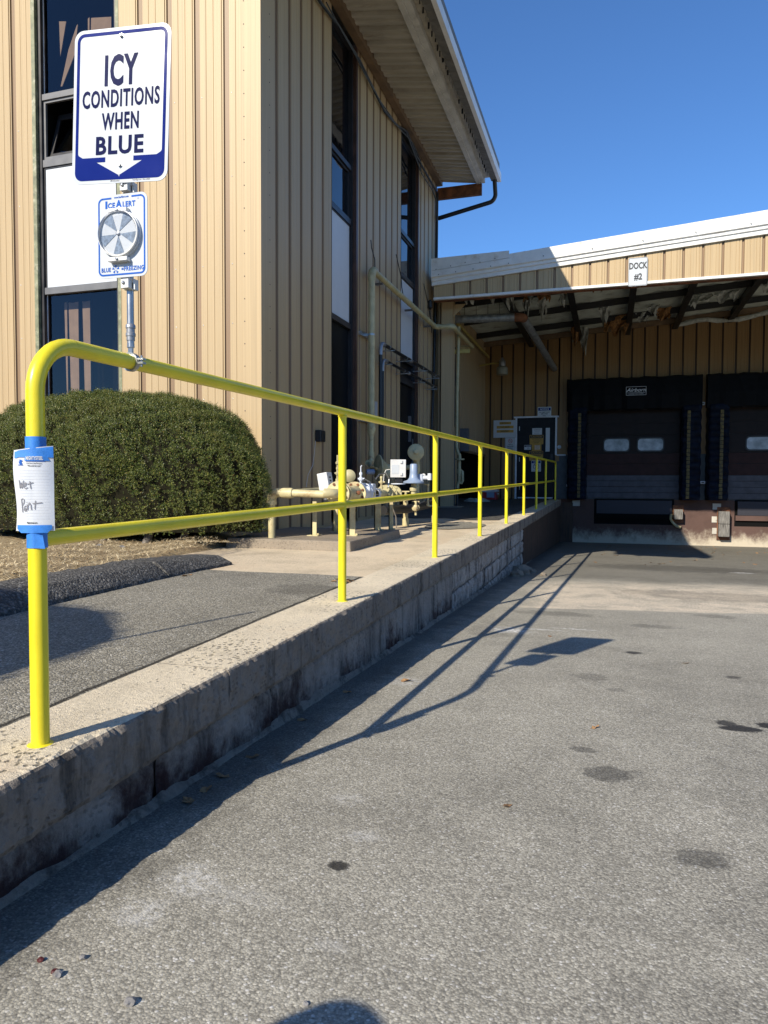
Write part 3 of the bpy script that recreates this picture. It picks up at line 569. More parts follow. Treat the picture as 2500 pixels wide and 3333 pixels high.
o, r, u = plate_frame((-0.002, PYY-.033, 1.420), math.radians(1.5), math.radians(0.3)); n = r.cross(u)
W_, H_ = .177, .246
sg = thing('ice_indicator', 'small white and blue sign with a round vaned ice dial on the pole', 'sign', o-u*H_/2)
mb = MB(); mb.prism(rrect(W_, H_, .021), o, r, u, .002); mb.obj('plate', M['sign_white'], sg)
mb = MB()
oc = rrect(W_-.014, H_-.014, .016); ic = rrect(W_-.024, H_-.024, .0115)
k = len(oc); V1 = [o+n*.0026+r*a+u*b_ for a, b_ in oc]; V2 = [o+n*.0026+r*a+u*b_ for a, b_ in ic]
keep = []
for i in range(k):
    j = (i+1) % k
    if oc[i][1] > H_/2-.012 and oc[j][1] > H_/2-.012 and abs(oc[i][0]-oc[j][0]) > .05: continue
    keep.append((i, j))
for i, j in keep: mb.add([V1[i], V1[j], V2[j], V2[i]], [(0, 1, 2, 3)])
yt = H_/2-.007
for s_ in (-1, 1): mb.add([o+n*.0026+r*(s_*.068)+u*yt, o+n*.0026+r*(s_*.035)+u*yt, o+n*.0026+r*(s_*.035)+u*(yt-.005), o+n*.0026+r*(s_*.068)+u*(yt-.005)], [(0, 1, 2, 3)])
mb.obj('border', M['blue_sign'], sg)
mb = MB(); mb.text('www.IceAlert.com', .0090, P2(0, H_/2-.0085, .0022), r, u, .02, .74); mb.obj('lettering', M['blue_sign'], sg)
mb = MB()
for s_, x_, w_, h_, y_ in (('I', -.0525, .0070, .0225, -.0280), ('CE', -.0345, .0250, .0165, -.0310), ('A', -.0090, .0215, .0225, -.0280), ('LERT', .0265, .0440, .0165, -.0310)): mb.text(s_, 1, P2(x_, H_/2+y_, .0022), r, u, .035, 1, fit=(w_, h_), space=1.1)
mb.text('®', .006, P2(.058, H_/2-.018, .0022), r, u); mb.obj('lettering', M['blue_sign'], sg)
mb = MB(); mb.text('BLUE', 1, P2(-.0545, -H_/2+.025, .0022), r, u, .03, 1, fit=(.0330, .0130), space=1.12); mb.obj('lettering', M['blue_sign'], sg)
mb = MB(); mb.text('=FREEZING', 1, P2(.0380, -H_/2+.025, .0022), r, u, .03, 1, fit=(.0780, .0130), space=1.12); mb.obj('lettering', M['blue_sign'], sg)
mb = MB()
for q in range(5):
    a = math.radians(90+72*q); c_ = (-.021, -H_/2+.025); w_ = .30
    mb.prism([(c_[0]+.002*math.cos(a), c_[1]+.002*math.sin(a)), (c_[0]+.0125*math.cos(a-w_), c_[1]+.0125*math.sin(a-w_)), (c_[0]+.0125*math.cos(a+w_), c_[1]+.0125*math.sin(a+w_))], o+n*.0024, r, u, .0004)
mb.obj('emblem', M['blue_sign'], sg)
dc = P2(-.002, .003, .0)
mb = MB(); mb.lathe([(.071, .002), (.071, .011), (.064, .013), (.064, .0145)], dc, n, 48); dial = mb.obj('dial', M['sign_white'], sg, smooth=True)
mb = MB()
for q in range(5):
    a = math.radians(56+72*q); w_ = .30; R_ = .0605
    pts = [(.007*math.cos(a), .007*math.sin(a))]+[(R_*math.cos(a+t*w_), R_*math.sin(a+t*w_)) for t in (-1, -.6, -.2, .2, .6, 1)]
    mb.prism(pts, dc+n*.0150, r, u, .0008)
mb.obj('vane', M['blade_grey'], dial)
mb = MB(); mb.lathe([(.006, .015), (.006, .019), (.003, .020)], dc, n, 14); mb.obj('hub', M['galv'], dial)
mb = MB(); prof = [(.065, .013), (.0655, .023), (.063, .027)]
mb2 = MB(); nn = 48
ref = r
for R_, h in prof:
    for j in range(nn):
        a = 2*math.pi*j/nn; mb2.v.append(tuple(dc+n*h+(r*math.cos(a)+u*math.sin(a))*R_))
for i in range(2):
    for j in range(nn): mb2.f.append([i*nn+j, i*nn+(j+1) % nn, (i+1)*nn+(j+1) % nn, (i+1)*nn+j]); mb2.m.append(0)
mb2.f.append([2*nn+j for j in range(nn)]); mb2.m.append(0)
mb2.obj('lens', M['clear'], dial, smooth=True)
mb = MB(); mb.ring([(.0685*math.cos(2*math.pi*j/48), .0685*math.sin(2*math.pi*j/48)) for j in range(48)], [(.0640*math.cos(2*math.pi*j/48), .0640*math.sin(2*math.pi*j/48)) for j in range(48)], dc+n*.013, r, u, .007); mb.obj('rim', M['white_metal'], dial, smooth=True)
for y_, w_ in ((.071, .064), (-.073, .068)):
    mb = MB(); c_ = P2(-.003, y_, 0); R3 = Matrix((r, u, n)).transposed(); mb.box((-w_/2*1.0, -.006, .002), (w_/2, .006, .021), 0, R3, c_); mb.obj('clip', M['white_metal'], sg, bevel=.0015)
    mb = MB(); mb.lathe([(.0045, 0), (.0045, .003), (.002, .004)], c_+n*.021, n, 10); mb.obj('screw', M['galv'], sg)

# ================================================================ note taped on the end post
nr = Vector((math.cos(math.radians(24)), math.sin(math.radians(24)), 0)); nn_ = nr.cross(Z3); nc = Vector((0, 0, 0))+nn_*(PR+.0015)
note = thing('paper_note', 'lined paper note with handwritten Wet Paint wrapped round the yellow end post', 'note', nc+Z3*.555)
def NP(a, z, h=0.0):                                     # sheet wraps a little round the post, edges lifting
    e = .011*(abs(a)/.055)**2.2; wv = .0035*math.sin(z*31+a*22)*(abs(a)/.055)
    return nc+nr*(a*.85)+Z3*z-nn_*(e-wv)+nn_*h
def nsheet(a0, a1, z0, z1, h, na=18, nz=16, fn=None):
    vs = []
    for j in range(nz+1):
        for i in range(na+1):
            a = a0+(a1-a0)*i/na; z = z0+(z1-z0)*j/nz
            if fn: a, z = fn(a, z)
            vs.append(NP(a, z, h))
    return vs, [(j*(na+1)+i, j*(na+1)+i+1, (j+1)*(na+1)+i+1, (j+1)*(na+1)+i) for j in range(nz) for i in range(na)]
mb = MB(); mb.add(*nsheet(-.056, .056, .557, .768, 0, fn=lambda a, z: (a+.004*math.sin((z-.55)*26)*(1 if a < 0 else .3), z+(.006*(a/.056) if z > .74 else 0)))); sh = mb.obj('sheet', M['paper'], note, smooth=True)
mb = MB()
for i in range(18):
    z = .588+i*.0072; w0 = -.045+.003*(i % 3); mb.add(*nsheet(w0, .046-.004*(i % 2), z-.0002, z+.0002, .0007, 10, 1))
mb.obj('ruling', M['rule'], note)
mb = MB()
def stroke(pts, w=.00075):
    P = [NP(a, z, .0016) for a, z in pts]
    for p_, q_ in zip(P[:-1], P[1:]):
        d = (q_-p_).normalized(); s_ = d.cross(nn_).normalized()*w; mb.add([p_-s_, p_+s_, q_+s_, q_-s_], [(0, 1, 2, 3)])
def at_(x, y): return (-.056+(x-215)/553*.112, .768-(y-440)/1140*.211)
WORDS = ([[(295,880),(303,940),(308,995),(317,955),(325,915),(331,960),(338,995),(350,935),(362,885)], [(366,965),(392,958),(402,925),(385,915),(368,950),(368,985),(392,1000),(420,980)], [(450,895),(456,950),(464,1000)], [(416,938),(460,925),(502,914)]],
 [[(322,1140),(330,1230),(336,1325)], [(320,1150),(342,1132),(364,1150),(362,1190),(332,1232)], [(388,1232),(368,1245),(358,1285),(372,1308),(388,1265),(394,1312)], [(405,1215),(410,1290)], [(404,1185),(406,1192)], [(412,1292),(416,1235),(440,1190),(460,1225),(468,1290)], [(526,1160),(520,1225),(515,1282)], [(484,1202),(550,1198),(622,1188)]])
mb = MB()
for W0 in WORDS:
    mb = MB()
    for L in W0: stroke([at_(*q) for q in L], .0010)
    mb.obj('handwriting', M['pencil'], note)
mb = MB()
def ntext(s_, size, a, z, bold, sx=1.0, h=.0013):
    q = MB(); q.text(s_, size, (0, 0, 0), (1, 0, 0), (0, 0, 1), bold, sx, 0); mb.add([NP(v[0]+a, v[2]+z, h) for v in q.v], q.f)
ntext('A Full Service Steel Processor', .0048, .004, .729, .01, .75); mb.obj('print', M['black_ink'], note)
mb = MB(); ntext('“We work for you!”', .0058, .004, .7225, .02, .8); mb.obj('print', M['black_ink'], note)
mb = MB(); ntext('Mightysteel.com', .0058, -.004, .578, .03, .8); mb.obj('print', M['black_ink'], note)
mb = MB(); ntext('MIGHTYSTEEL', .0125, .005, .7415, .04, .62, .0026); mb.obj('heading', M['sign_white'], note)
mb = MB(); mb.add(*nsheet(-.020, .034, .7335, .7358, .0012, 8, 1)); mb.add(*nsheet(-.043, -.028, .7235, .7255, .0012, 4, 1)); mb.add(*nsheet(-.040, -.031, .7265, .738, .0012, 4, 4, fn=lambda a, z: (a+.003*math.sin(z*900), z))); mb.obj('emblem', M['blue_sign'], note)
for top in (1, 0):
    mb = MB()
    if top:
        mb.add(*nsheet(-.055, .0555, .744, .766, .0018, fn=lambda a, z: (a, z+(.006*(a/.056) if z > .755 else 0)-(0.0 if a > -.045 else .002))))
        mb.add(*nsheet(-.022, .040, .7355, .745, .0017, 10, 3, fn=lambda a, z: (a+(.745-z)*.6*(1 if a > 0 else -.2), z)))
        z0, z1 = .765, .797
    else:
        mb.add(*nsheet(-.050, .050, .552, .572, .0018, fn=lambda a, z: (a*(1-.25*max(0, (.562-z)/.01)), z)))
        z0, z1 = .513, .556
    rr = PR+.0022; vs = []
    for j in range(5):
        for i in range(25):
            a = 2*math.pi*i/24; q = (nr*math.cos(a)-nn_*math.sin(a))*rr*(1+.02*math.sin(i*2.1+j)); vs.append(Vector((0, 0, z0+(z1-z0)*j/4))+q)
    mb.add(vs, [(j*25+i, j*25+i+1, (j+1)*25+i+1, (j+1)*25+i) for j in range(4) for i in range(24)])
    if not top: mb.add([NP(.004, .548, .006), NP(.026, .546, .004), NP(.034, .512, .010), NP(.004, .514, .008)], [(0, 1, 2, 3)])
    mb.obj('tape', M['tape'], note, smooth=True)
# ================================================================ tall tan office building
def screw_row(F, pts, mat, par, r=.006):
    for t, z in pts:
        q = MB(); q.lathe([(r, 0), (r*.9, .003), (r*.4, .004)], F.p(t, z, 0), F.n, 8); q.obj('screw', mat, par)
class Face:                                              # a wall plane: t along it, z up, d inwards
    def __init__(s, o, d, n): s.o = Vector((o[0], o[1], 0)); s.d = Vector((d[0], d[1], 0)); s.n = Vector((n[0], n[1], 0))
    def p(s, t, z, d=0.0): return s.o+s.d*t-s.n*d+Z3*z
    def box(s, mb, t0, t1, z0, z1, d0, d1, m=0):
        a = s.p(t0, z0, d0); b_ = s.p(t1, z1, d1); return mb.box(a, b_, m)
def siding(mb, F, t0, t1, z0, z1, ribs, flip=False, wide=0.064, deep=0.019, gm=1, minor=True):
    prof = [(-.062, 0), (-.058, .011), (-.052, .011), (-.048, 0), (-.5*wide-.004, 0), (-.5*wide+.004, deep), (.5*wide-.004, deep), (.5*wide+.004, 0)]
    if flip: prof = [(-a, b_) for a, b_ in prof][::-1]
    pts = [(t0, 0.0)]
    for c in ribs:
        for a, b_ in prof:
            t = c+a
            if pts[-1][0]+.0005 < t < t1-.0005: pts.append((t, b_))
    pts.append((t1, 0.0))
    if minor:
        ex = []
        for c in ribs:
            for q in (.115, .205):
                t = c+(q if not flip else q)
                if t0+.02 < t < t1-.02 and all(abs(t-k_) > .075 for k_ in ribs): ex += [(t-.004, 0.0), (t, .0045), (t+.004, 0.0)]
        pts = sorted(pts+ex)
    f0 = z0 if callable(z0) else (lambda t: z0); f1 = z1 if callable(z1) else (lambda t: z1)
    vs = []
    for t, d in pts: vs += [F.p(t, f0(t), d), F.p(t, f1(t), d)]
    for i in range(len(pts)-1):
        g = gm if (pts[i][1] > deep*.6 or pts[i+1][1] > deep*.6) else 0
        mb.add([vs[2*i], vs[2*i+2], vs[2*i+3], vs[2*i+1]], [(0, 1, 2, 3)], g)
def screws(mb, F, pts, r=.006):
    for t, z in pts: mb.lathe([(r, 0), (r*.9, .003), (r*.4, .004)], F.p(t, z, 0), F.n, 8)
RW = Face((-2.25, 0), (0, 1), (1, 0)); FW = Face((0, 5.6), (1, 0), (0, -1))
bld = thing('office_building', 'tall tan metal clad two storey building with a deep ribbed eave', 'building', (-6, 9, 0))
mb = MB()
siding(mb, RW, 5.6, 7.66, .05, 7.22, [5.985, 6.33, 6.66, 6.99, 7.35], True)
siding(mb, RW, 8.70, 11.02, .08, 7.22, [8.80, 9.13, 9.45, 9.79, 10.13, 10.46, 10.80], True)
siding(mb, RW, 12.26, 13.80, .10, 7.22, [12.42, 12.72, 13.05, 13.38, 13.68], True)
siding(mb, FW, -4.06, -2.25, .0, 7.3, [-3.77, -3.385, -3.03, -2.665])
siding(mb, FW, -16, -5.31, .0, 7.6, [-5.585-.358*i for i in range(29)])
mb.box((-16, 5.75, 0), (-15.9, 13.8, 7.6)); mb.box((-16, 13.72, 0), (-2.25, 13.8, 7.2))
mb.obj('wall', [M['tan'], M['groove']], bld)
mb = MB(); mb.box((-2.47, 5.590, .02), (-2.243, 5.598, 7.2)); mb.box((-2.249, 5.598, .02), (-2.243, 5.85, 7.2)); ct = mb.obj('corner_trim', M['tan'], bld)
screw_row(Face((0, 5.590), (1, 0), (0, -1)), [(-2.445, .5+.245*i) for i in range(23)], M['black_frame'], ct, .0065); screw_row(Face((-2.243, 0), (0, 1), (1, 0)), [(5.80, .45+.245*i) for i in range(24)], M['black_frame'], ct, .0065)
screw_row(FW, [(x, z) for x in (-3.32, -2.97, -2.60, -5.52) for z in (1.62, 2.45, 3.1, 4.05, 4.95)], M['galv'], bld)
for a_, c_ in (((-2.249, 5.85, .0), (-2.232, 7.66, .12)), ((-2.249, 8.7, .06), (-2.232, 11.02, .16)), ((-2.249, 12.26, .1), (-2.232, 13.8, .2))):
    mb = MB(); mb.box(a_, c_); mb.obj('base_trim', M['tan'], bld)
mb = MB(); mb.box((-15.8, 6.3, .1), (-3.2, 13.6, 7)); mb.obj('interior', M['dark_void'], bld)

def window(F, t0, t1, zb, zt, glass, deep, jamb_l, jamb_r, openable=True):
    w = MB(); fw = .045
    F.box(w, t0, t0+fw, zb, zt, deep-.06, deep+.03); F.box(w, t1-fw, t1, zb, zt, deep-.06, deep+.03)
    fr = w.obj('window', M['black_frame'], bld)
    for z0, z1 in ((zb, zb+.07), (2.975, 3.055), (4.50, 4.585), (5.295, 5.365), (zt-.06, zt)):
        bars = MB(); F.box(bars, t0+fw, t1-fw, z0, z1, deep-.05, deep+.02); bars.obj('frame_bar', M['grey_frame'] if glass == 'glass' else M['black_frame'], fr)
    q = MB(); F.box(q, t0+fw, t1-fw, 3.055, 4.50, deep-.025, deep+.01); q.obj('spandrel_panel', M['white'], fr)
    q = MB(); s_ = .022; F.box(q, t0+fw, t0+fw+s_, 3.055, 4.50, deep-.034, deep-.026); F.box(q, t1-fw-s_, t1-fw, 3.055, 4.5, deep-.034, deep-.026); F.box(q, t0+fw+s_, t1-fw-s_, 4.482, 4.5, deep-.034, deep-.026); q.obj('glazing_bead', M['black_frame'], fr)
    for z0, z1, g in ((zb+.07, 2.975, 0), (5.365, zt-.06, 1), (4.585, 5.295, 2)):
        q = MB(); a, c = t0+fw, t1-fw
        if g == 2 and glass == 'glass':
            F.box(q, a, a+.035, z0, z1, deep-.03, deep+.0); F.box(q, c-.035, c, z0, z1, deep-.03, deep); F.box(q, a+.035, c-.035, z0, z0+.04, deep-.03, deep); F.box(q, a+.035, c-.035, z1-.03, z1, deep-.03, deep)
            q.obj('sash_surround', M['grey_frame'], fr)
            q = MB(); h = z1-z0-.09; al = math.radians(16)  # hopper tilted into the room
            def hp(t, k, o=0.0): return F.p(t, z0+.045+k*h*math.cos(al), deep+.01+k*h*math.sin(al)+o)
            for (ta, tb, ka, kb) in ((a+.04, a+.085, 0, 1), (c-.085, c-.04, 0, 1), (a+.085, c-.085, 0, .09), (a+.085, c-.085, .87, 1)):
                q.add([hp(ta, ka), hp(tb, ka), hp(tb, kb), hp(ta, kb), hp(ta, ka, .03), hp(tb, ka, .03), hp(tb, kb, .03), hp(ta, kb, .03)], [(0,1,2,3),(7,6,5,4),(0,4,5,1),(1,5,6,2),(2,6,7,3),(3,7,4,0)])
            q.obj('hopper_sash', M['black_frame'], fr)
            q = MB(); q.add([hp(a+.085, .09, .012), hp(c-.085, .09, .012), hp(c-.085, .87, .012), hp(a+.085, .87, .012)], [(0, 1, 2, 3)]); q.obj('pane', M['glass'], fr)
            continue
        if g == 2:
            F.box(q, a, a+.03, z0, z1, deep-.02, deep+.01); F.box(q, c-.05, c, z0, z1, deep-.02, deep+.01); F.box(q, a+.03, c-.05, z1-.03, z1, deep-.02, deep+.01); q.obj('sash_surround', M['black_frame'], fr); q = MB(); a += .03; c -= .05
        q.add([F.p(a, z0, deep), F.p(c, z0, deep), F.p(c, z1, deep), F.p(a, z1, deep)], [(0, 1, 2, 3)])
        q.obj('pane', M[glass] if not (g == 0 and glass != 'glass') else M['dull_glass'], fr)
        q = MB(); F.box(q, a, a+.007, z0, z1, deep-.012, deep-.002); q.obj('glazing_bead', M['pale_grey'], fr)
    q = MB(); F.box(q, t0-.004, t0-.001, zb, zt, -.004, deep+.03); q.obj('jamb', jamb_l, fr)
    q = MB(); F.box(q, t1+.001, t1+.004, zb, zt, -.004, deep+.03); q.obj('jamb', jamb_r, fr)
    return fr
wf = window(FW, -5.255, -4.105, .5, 7.3, 'glass', .10, M['olive'], M['olive'])
for a, c, mt in ((-5.31, -5.26, M['olive']), (-4.10, -4.06, M['olive'])):
    q = MB(); FW.box(q, a, c, .3, 7.4, -.004, .03); q.obj('jamb', mt, wf)
q = MB(); q.box((-5.26, 5.72, .3), (-5.25, 6.3, 7.3)); q.box((-4.1, 5.72, .3), (-4.09, 6.3, 7.3)); q.box((-5.26, 6.29, .3), (-4.09, 6.3, 7.3)); q.obj('room_recess', M['dark_void'], wf)
# curtains and slats behind the glass
yc = 5.86
def curt(poly, y=yc):
    pts = [PY(u_, v_, y) for u_, v_ in poly]; k = len(pts)
    cu = MB(); cu.add([tuple(q) for q in pts]+[(q[0], q[1]+.012, q[2]) for q in pts], [tuple(range(k)), tuple(range(2*k-1, k-1, -1))]+[(i, (i+1) % k, k+(i+1) % k, k+i) for i in range(k)]); cu.obj('curtain', M['curtain'], wf)
def k2(x, y): return (100+x/4.022, 800+y/4.022)
def k8(x, y): return (x/3.95, y/3.95)
for a, c, t in ((440, 475, 730), (495, 622, 730), (676, 775, 715)):
    curt([k2(a, t+12), k2((a+c)/2, t+14), k2(c, t), k2(c+18, 2250), k2(a+42, 2250)])
curt([k8(760, 275), k8(850, 275), k8(776, 720)]); curt([k8(985, 330), k8(1000, 310), k8(960, 700), k8(800, 1110), k8(780, 1110), k8(880, 640)])
curt([k8(1130, 240), k8(1150, 222), k8(1150, 420), k8(1130, 420)]); curt([k8(1172, 230), k8(1430, 215), k8(1430, 600), k8(1165, 600)])
w1 = window(RW, 7.67, 8.62, .42, 7.10, 'dark_glass', .10, M['black_frame'], M['brown_jamb'])
w2 = window(RW, 11.04, 12.19, 2.62, 7.05, 'dark_glass', .10, M['black_frame'], M['brown_jamb'])
q = MB(); RW.box(q, 8.625, 8.695, .3, 7.15, -.012, .10); q.obj('jamb_cover', M['brown_jamb'], w1)
q = MB(); RW.box(q, 12.195, 12.26, 1.8, 7.1, -.012, .10); RW.box(q, 12.195, 12.26, .15, 1.795, -.012, .10); q.obj('jamb_cover', M['brown_jamb'], w2)
q = MB(); RW.box(q, 11.04, 12.19, 2.56, 2.62, .04, .13); RW.box(q, 11.04, 11.09, .15, 2.56, .04, .13); RW.box(q, 12.14, 12.19, .15, 2.56, .04, .13); dr = q.obj('door', M['black_frame'], bld)
q = MB(); q.add([RW.p(11.09, .2, .09), RW.p(12.14, .2, .09), RW.p(12.14, 2.56, .09), RW.p(11.09, 2.56, .09)], [(0, 1, 2, 3)]); q.obj('pane', M['dull_glass'], dr)
q = MB(); q.tube([RW.p(11.98, 1.05, .02), RW.p(11.98, 1.55, .02)], .012, 10); RW.box(q, 11.90, 12.06, 1.5, 2.0, .07, .088); q.obj('handle', M['grey_frame'], dr)

# roof, eave and gutter
EY0, EY1 = 2.55, 13.78
mb = MB(); mb.add([(-16, 3.4, 10.75), (-2.7, 3.4, 7.43), (-2.7, 13.85, 7.43), (-16, 13.85, 10.75), (-16, 3.4, 10.9), (-2.7, 3.4, 7.58), (-2.7, 13.85, 7.58), (-16, 13.85, 10.9)], [(0,3,2,1),(4,5,6,7),(0,1,5,4),(1,2,6,5),(2,3,7,6),(3,0,4,7)]); mb.box((-2.75, EY0, 7.30), (-.90, EY1, 7.42)); rf = mb.obj('roof', M['trim_grey'], bld)
mb = MB(); vs = []; y = EY0; k = 0; prof = []
while y < EY1-.02:
    for dy, dz in ((0, 0), (.040, 0), (.06, .05), (.15, .05), (.17, .0), (.21, 0), (.222, .022), (.30, .022), (.312, 0)):
        if y+dy < EY1: prof.append((y+dy, dz))
    y += .335
for y, dz in prof: vs += [(-2.12, y, 7.185+dz), (-1.35, y, 7.065+dz)]
mb.add(vs, [(2*i, 2*i+1, 2*i+3, 2*i+2) for i in range(len(prof)-1)]); mb.obj('soffit', M['soffit'], rf)
mb = MB(); mb.box((-2.238, EY0, 7.10), (-2.12, EY1, 7.28)); mb.obj('wall_plate', M['brown_wood'], rf)
mb = MB(); mb.box((-1.37, EY0, 7.03), (-1.29, EY1, 7.20)); mb.box((-1.287, EY0, 7.055), (-1.20, EY1, 7.20)); mb.obj('fascia_board', M['trim_lite'], rf)
mb = MB(); mb.box((-1.198, EY0, 7.16), (-1.06, EY1, 7.19)); gt = mb.obj('gutter_strap_board', M['soffit'], rf)
mb = MB()
for i in range(64):
    y = EY0+.1+i*.172+random.uniform(-.02, .02); mb.box((-1.13+.03*random.random(), y, 7.10-.03*random.random()), (-1.122+.03*random.random(), y+.006, 7.17))
mb.obj('hanging_nails', M['cable'], rf)
mb = MB(); n_ = 220; vs = []
for i in range(n_+1):
    y = EY0+(EY1-EY0)*i/n_; j = .012*random.random()
    vs += [(-1.062-j, y, 7.075-.5*j), (-.93, y, 7.045)]
mb.add(vs, [(2*i, 2*i+1, 2*i+3, 2*i+2) for i in range(n_)]); mb.box((-1.05, EY0, 7.078), (-.935, EY1, 7.2)); mb.obj('gutter', M['trim_grey'], rf)
mb = MB(); mb.box((-.93, EY0, 7.035), (-.862, EY1, 7.20)); mb.obj('roof_edge', M['white_metal'], rf)
mb = MB(); mb.box((-2.23, EY1-.04, 6.815), (-1.27, EY1+.04, 7.03)); mb.box((-2.23, EY1-.05, 7.03), (-1.27, EY1+.05, 7.05)); mb.obj('end_beam', M['rust'], rf)
mb = MB(); mb.tube([(-.99, 13.72, 7.06)]+arc_corner((-.99, 13.78, 7.06), (-.99, 13.88, 6.70), (-2.24, 13.9, 6.47), .16, 8)+[(-2.24, 13.9, 6.47)], .046, 14); mb.obj('downspout', M['black_pipe'], bld, smooth=True)

def c6(x, y): return (1000+x/2.552, y/2.552)
cab = MB(); cab.tube([PX(*c6(*q), -2.20) for q in [(60, -60), (110, 20), (260, 215), (330, 330), (440, 510), (540, 720), (640, 920), (740, 1035), (830, 1095)]]+[(-2.20, 11.9, 6.93), (-2.2, 13.6, 6.9)], .020, 8)
cab.tube([PX(*c6(*q), -2.19) for q in [(160, 20), (280, 250), (400, 460), (470, 600), (600, 830), (760, 1060), (880, 1190), (940, 1330), (945, 1430)]], .010, 6)
cab.tube([PX(*c6(*q), -2.20) for q in [(820, 1100), (950, 1440), (1040, 1580), (1070, 1660), (1075, 1838)]], .014, 6)
solo(cab.obj('cable', M['cable'], smooth=True), 'black cables sagging along the top of the tan wall under the eave', 'cable')
cab = MB(); cab.tube([(-2.20, 13.62, 6.9), (-2.21, 13.64, 5.6), (-2.2, 13.5, 4.2), (-2.21, 13.45, 3.0), (-2.2, 13.3, 2.2), (-2.21, 13.25, 1.5), (-2.2, 13.4, .5)], .028, 8)
solo(cab.obj('conduit', M['cable'], smooth=True), 'wavy black conduit running down the far end of the tan wall', 'conduit')
def c5b(x, y): return (1000+x/3.16, 800+y/3.16)
for lst, lb in (([(655, -60), (662, 20), (695, 140), (697, 225)], 'thin black wire dropping onto the top elbow of the gas pipe'), ([(915, 90), (968, 330), (972, 420), (985, 500)], 'thin black wire beside the second window strip, above the gas pipe lettering'), ([(1198, 390), (1235, 560), (1258, 690), (1252, 745)], 'thin black wire hooked to the gas pipe near the canopy column')):
    q = MB(); q.tube([PX(*c5b(*a), -2.10) for a in lst], .008, 6); solo(q.obj('wire', M['cable'], smooth=True), lb, 'wire')
q = MB(); a = PX(1256/3.16*0+1000+1265/3.16, 800+605/3.16, -2.2); q.lathe([(.02, 0), (.055, .04), (.055, .16), (.02, .2)], Vector(a)-Z3*.1, Z3, 12); q.tube([Vector(a)-Z3*.1, Vector(a)+Vector((.0, .15, -.55))], .012, 6); solo(q.obj('wall_sensor', M['black'], smooth=True), 'small black weatherhead beside the canopy column, on the tan wall', 'fitting')
# bell box with a thin white lead
q = MB(); a = PX(1035, 1420, -2.25); q.box((-2.248, a[1]-.10, a[2]-.075), (-2.17, a[1]+.06, a[2]+.075)); bx = q.obj('bell_box', M['black_frame'], bevel=.006)
q2 = MB(); q2.box((-2.17, a[1]-.085, a[2]-.065), (-2.162, a[1]+.045, a[2]+.065)); solo(bx, 'small dark square box fixed on the shaded tan wall, trailing a white lead', 'wall box'); q2.obj('cover', M['black'], bx).matrix_parent_inverse = Matrix.Translation(bx.location).inverted()
q = MB(); q.tube([PX(1027, 1435, -2.235), PX(1024, 1470, -2.235), PX(1018, 1515, -2.235), PX(1003, 1545, -2.235), PX(997, 1585, -2.235)], .003, 5); solo(q.obj('lead', M['white_metal'], smooth=True), 'thin white lead hanging from the dark wall box', 'wire')

# ================================================================ dock building and canopy
GS = 1.07
YF, YD = 12.0, 18.0
dock = thing('dock_building', 'low tan dock building with brown siding and an open canopy, DOCK sign on its fascia', 'building', (4, 18, -.9))
DF = Face((0, YD), (1, 0), (0, -1)); CF = Face((0, YF), (1, 0), (0, -1)); SF = Face((-1.87, 0), (0, 1), (1, 0))
def zc(x): return 4.66+.072*x                            # canopy ceiling
mb = MB(); ribs = [-1.72+.303*i for i in range(54)]
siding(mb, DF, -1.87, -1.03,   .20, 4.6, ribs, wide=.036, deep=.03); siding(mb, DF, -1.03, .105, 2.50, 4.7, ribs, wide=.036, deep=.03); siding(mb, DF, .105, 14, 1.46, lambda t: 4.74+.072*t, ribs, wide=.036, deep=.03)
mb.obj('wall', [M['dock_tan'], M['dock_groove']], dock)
mb = MB(); siding(mb, SF, 12.45, 14.35, .1, 4.72, [12.55+.17*i for i in range(11)], wide=.03, deep=.018); siding(mb, SF, 14.35, 18, 1.47, 4.72, [14.45+.17*i for i in range(21)], wide=.03, deep=.018)
mb.obj('side_wall', [M['tan'], M['groove']], dock)
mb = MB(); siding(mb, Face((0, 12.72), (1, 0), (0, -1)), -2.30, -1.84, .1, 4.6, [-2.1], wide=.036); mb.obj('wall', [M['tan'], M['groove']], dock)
mb = MB(); siding(mb, Face((-1.845, 0), (0, 1), (1, 0)), 14.4, 16.6, 1.47, 2.82, [14.5+.17*i for i in range(12)], wide=.03, deep=.018); mb.obj('lower_panel', [M['tan'], M['groove']], dock)
mb = MB(); mb.box((-1.90, 14.3, 1.43), (-1.84, 18, 1.49)); mb.obj('opening_header', M['brown_wood'], dock)
mb = MB(); mb.box((-5.5, 14.35, .1), (-5.4, 18.5, 1.5)); mb.box((-5.5, 14.25, .1), (-1.9, 14.35, 1.5)); mb.box((-5.5, 18.05, .1), (-1.9, 18.2, 1.5)); mb.box((-5.5, 14.3, 1.5), (-1.9, 18.2, 1.6)); mb.obj('store_recess', M['dark_void'], dock)
mb = MB(); mb.box((-1.87, YD+.30, -.5), (14, YD+.35, 4.6)); mb.obj('inner_wall', M['dark_void'], dock)
mb = MB(); mb.box((.022, YD-.008, .30), (.0665, YD+.2, 1.458)); mb.box((.0665, YD-.008, 1.30), (.125, YD+.2, 2.46)); mb.obj('door_reveal', M['dock_tan'], dock)
mb = MB(); mb.box((.068, YD-.01, .30), (14, YD+.2, 1.298)); mb.box((.1255, YD-.01, 1.2985), (14, YD+.2, 1.46))
for r_ in range(6):
    for i in range(4):
        x = .13+(.2 if r_ % 2 else 0)+.4*i-.2; a, c = max(.127, x+.006), min(.52, x+.394)
        if c-a > .04: mb.box((a, YD-.022, .32+.19*r_), (c, YD-.011, .50+.19*r_))
mb.obj('block_wall', M['blockblue'], dock, bevel=.002)
mb = MB(); mb.box((.02, YD-.03, -1.3), (14, YD+.2, .298)); mb.obj('foundation', M['dockwall'], dock)
